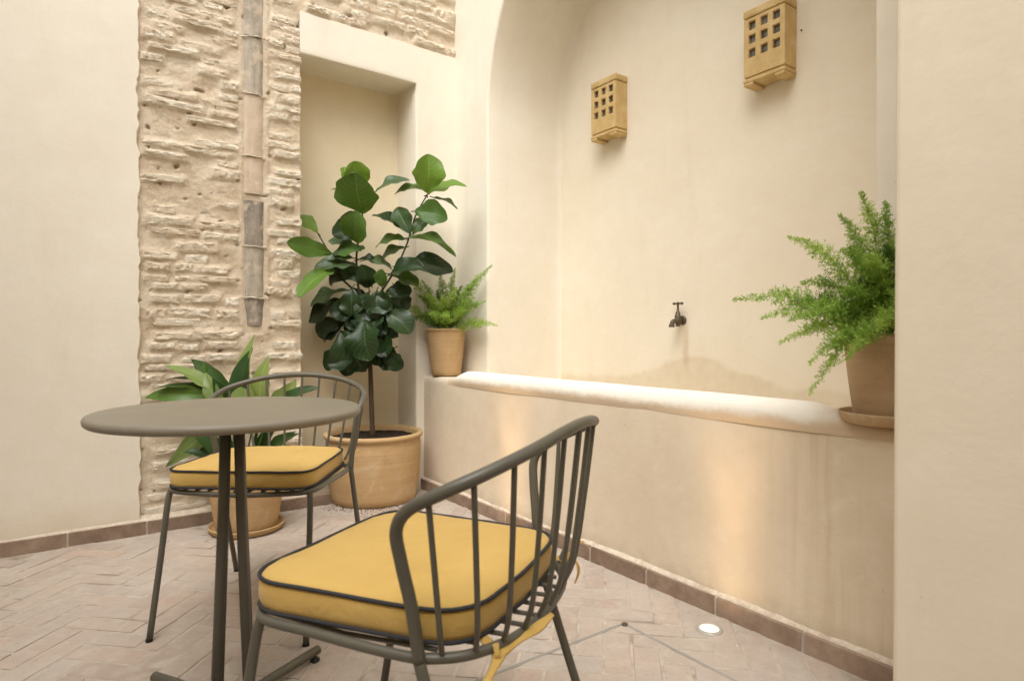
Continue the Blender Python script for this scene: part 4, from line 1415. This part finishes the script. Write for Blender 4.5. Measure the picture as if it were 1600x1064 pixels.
for k, (bx, bz, tx_, tz_, wd, kind) in enumerate(ASP):
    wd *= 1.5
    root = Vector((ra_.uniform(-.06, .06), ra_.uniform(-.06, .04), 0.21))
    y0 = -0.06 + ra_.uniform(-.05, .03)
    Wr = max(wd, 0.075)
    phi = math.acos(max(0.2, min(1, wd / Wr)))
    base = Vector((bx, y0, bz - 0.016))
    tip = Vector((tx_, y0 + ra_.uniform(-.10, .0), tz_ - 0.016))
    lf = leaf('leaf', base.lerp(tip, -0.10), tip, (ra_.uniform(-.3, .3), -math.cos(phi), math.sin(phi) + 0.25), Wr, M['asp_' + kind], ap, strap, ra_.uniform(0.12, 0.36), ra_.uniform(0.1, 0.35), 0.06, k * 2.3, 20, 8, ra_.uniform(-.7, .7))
    tube('leaf_stalk', catmull([root, root.lerp(base, 0.5) + Vector((0, 0, 0.04)), base], 5), 0.0038, M['fig_m'], ap, 7)
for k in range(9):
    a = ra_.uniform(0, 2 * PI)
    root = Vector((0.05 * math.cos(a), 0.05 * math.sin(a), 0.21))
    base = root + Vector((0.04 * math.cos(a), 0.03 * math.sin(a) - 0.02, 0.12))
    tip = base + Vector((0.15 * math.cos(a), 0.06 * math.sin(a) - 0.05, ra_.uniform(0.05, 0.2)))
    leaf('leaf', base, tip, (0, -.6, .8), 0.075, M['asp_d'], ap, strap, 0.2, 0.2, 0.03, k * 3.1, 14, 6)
    tube('leaf_stalk', [root, base], 0.0038, M['fig_m'], ap, 7)

# ------------------------------------------------------------------ asparagus ferns
def frond(parent, p0, p1, p2, rmax, n, mat, seed, needle=0.010, nw=0.0013):
    rnd = random.Random(seed)
    p0, p1, p2 = Vector(p0), Vector(p1), Vector(p2)
    bz = lambda t: (1 - t) ** 2 * p0 + 2 * t * (1 - t) * p1 + t * t * p2
    V, F = [], []
    st = [bz(k / 14) for k in range(15)]
    tv, tf = tube_data(st, [0.0018 - 0.0013 * k / 14 for k in range(15)], 5)
    V += tv; F += tf
    up = Vector((0, 0, 1))
    for k in range(n):
        t = 0.10 + 0.90 * ((k + rnd.random()) / n)
        c = bz(t)
        tg = (bz(min(1, t + .02)) - bz(max(0, t - .02))).normalized()
        a = rnd.uniform(0, 2 * PI)
        s1 = tg.cross(up if abs(tg.z) < .95 else Vector((1, 0, 0))).normalized()
        s2 = s1.cross(tg)
        prof_ = (0.55 + 0.45 * math.sin(PI * min(1, t * 1.25))) * min(1, (1.04 - t) * 3.2)
        ln = rmax * prof_ * rnd.uniform(0.6, 1.1)
        d = ((s1 * math.cos(a) + s2 * math.sin(a)) + tg * rnd.uniform(0.35, 0.9)).normalized()
        m = max(4, int(ln / 0.0021))
        for q in range(m):
            f = (q + rnd.random()) / m
            c2 = c + d * ln * f
            nd = (d * rnd.uniform(0.3, 1.0) + Vector((rnd.uniform(-1, 1), rnd.uniform(-1, 1), rnd.uniform(-1, 1))) * 0.8).normalized()
            nl = needle * rnd.uniform(0.7, 1.2) * (0.6 + 0.4 * min(1, (1.05 - t) * 4))
            sdv = nd.cross(Vector((rnd.uniform(-1, 1), rnd.uniform(-1, 1), rnd.uniform(-1, 1)))).normalized() * nw
            o = len(V)
            V += [c2, c2 + nd * nl * .5 + sdv, c2 + nd * nl, c2 + nd * nl * .5 - sdv]
            F.append((o, o + 1, o + 2, o + 3))
    return mk('frond', V, F, mat, parent, smooth=False)

# right fern
RFP = (1.828, 0.752)
saucer('brown terracotta saucer on the ledge under the large fern', (*RFP, LZ + 0.001), 0.132, M['pot_brown'])
rf_ = thing('potted_fern', 'large bright green asparagus fern in a brown pot on the near ledge', 'potted plant', (*RFP, LZ + 0.011), R(-YAW), 'potted asparagus ferns')
pot(rf_, 0.094, 0.120, 0.235, 0.010, M['pot_brown'], 9.0, 0.0)
soil(rf_, 0.108, 0.212, 2.0)
zb = LZ + 0.011
TIPS = [(-.470, -.10, 1.010, 'm', .042), (-.322, -.08, 1.174, 'l', .042), (-.179, -.06, 1.235, 'm', .038), (-.113, -.04, 1.300, 'l', .042), (-.305, -.16, .775, 'l', .042), (-.36, -.12, .90, 'l', .042), (-.31, -.17, .85, 'm', .042), (-.40, -.10, .965, 'm', .042), (-.345, -.14, .955, 'm', .040), (-.26, -.02, 1.06, 'm', .044), (-.235, -.2, .86, 'm', .042), (-.06, -.06, 1.27, 'm', .038),
        (-.02, -.12, 1.22, 'l', .042), (-.15, -.14, 1.12, 'l', .042), (-.10, -.22, 1.00, 'l', .044), (-.21, -.12, 1.03, 'm', .042), (-.30, -.05, 1.00, 'd', .036), (-.05, -.24, .95, 'm', .042), (.05, -.1, 1.25, 'm', .04), (.12, -.18, 1.12, 'm', .042), (.20, -.22, 1.0, 'm', .042), (-.12, .0, 1.16, 'd', .04),
        (-.08, -.1, 1.15, 'd', .045), (-.14, -.05, 1.05, 'd', .045), (-.02, -.2, 1.08, 'm', .045), (-.17, -.22, .93, 'l', .04), (.06, -.25, .9, 'm', .04), (-.06, .02, 1.1, 'd', .04), (-.19, -.09, 1.14, 'm', .04)]
for k, (x, y, z, kd, r_) in enumerate(TIPS):
    b = Vector((x * 0.12, y * 0.15, 0.215))
    tip = Vector((x, y, z - zb))
    mid = Vector((x * 0.45, y * 0.5, max(0.30, (0.215 + tip.z) / 2 + 0.10)))
    n = int(110 + 330 * (tip - b).length)
    frond(rf_, b, mid, tip, r_, n, M['fern_' + kd], 100 + k)

# left fern
LFP = (1.838, 3.192)
lf_ = thing('potted_fern', 'smaller asparagus fern in an ochre pot in the corner beside the fig', 'potted plant', (*LFP, LZ + 0.004), R(-YAW), 'potted asparagus ferns')
pot(lf_, 0.084, 0.118, 0.275, 0.009, M['pot'], 12.0, 0.0)
soil(lf_, 0.106, 0.255, 6.0)
zb = LZ + 0.004
TIPS = [(-.25, -.06, 1.29, 'l', .040), (-.14, -.05, 1.24, 'm', .032), (-.03, -.06, 1.28, 'm', .044), (.06, -.09, 1.305, 'm', .040), (.275, -.20, 1.31, 'm', .044), (.19, -.16, 1.24, 'l', .042), (.31, -.24, .975, 'l', .042), (.24, -.2, 1.11, 'm', .044), (-.26, -.10, 1.09, 'm', .044), (-.20, -.14, 1.02, 'd', .036),
        (.0, -.2, 1.14, 'l', .042), (.08, -.2, 1.19, 'l', .042), (-.09, -.18, 1.15, 'l', .04), (.13, -.2, 1.06, 'l', .04), (.03, -.24, 1.03, 'l', .04), (-.07, -.22, 1.04, 'm', .04), (-.16, -.02, 1.15, 'd', .036), (.1, -.1, 1.2, 'd', .036), (-.05, -.04, 1.18, 'd', .036), (.18, -.2, 1.13, 'm', .044)]
for k, (x, y, z, kd, r_) in enumerate(TIPS):
    b = Vector((x * 0.12, y * 0.12, 0.255))
    tip = Vector((x, y, z - zb))
    mid = Vector((x * 0.40, y * 0.5, max(0.33, (0.255 + tip.z) / 2 + 0.06)))
    n = int(90 + 280 * (tip - b).length)
    frond(lf_, b, mid, tip, r_, n, M['fern_' + kd], 300 + k, 0.011, 0.0014)
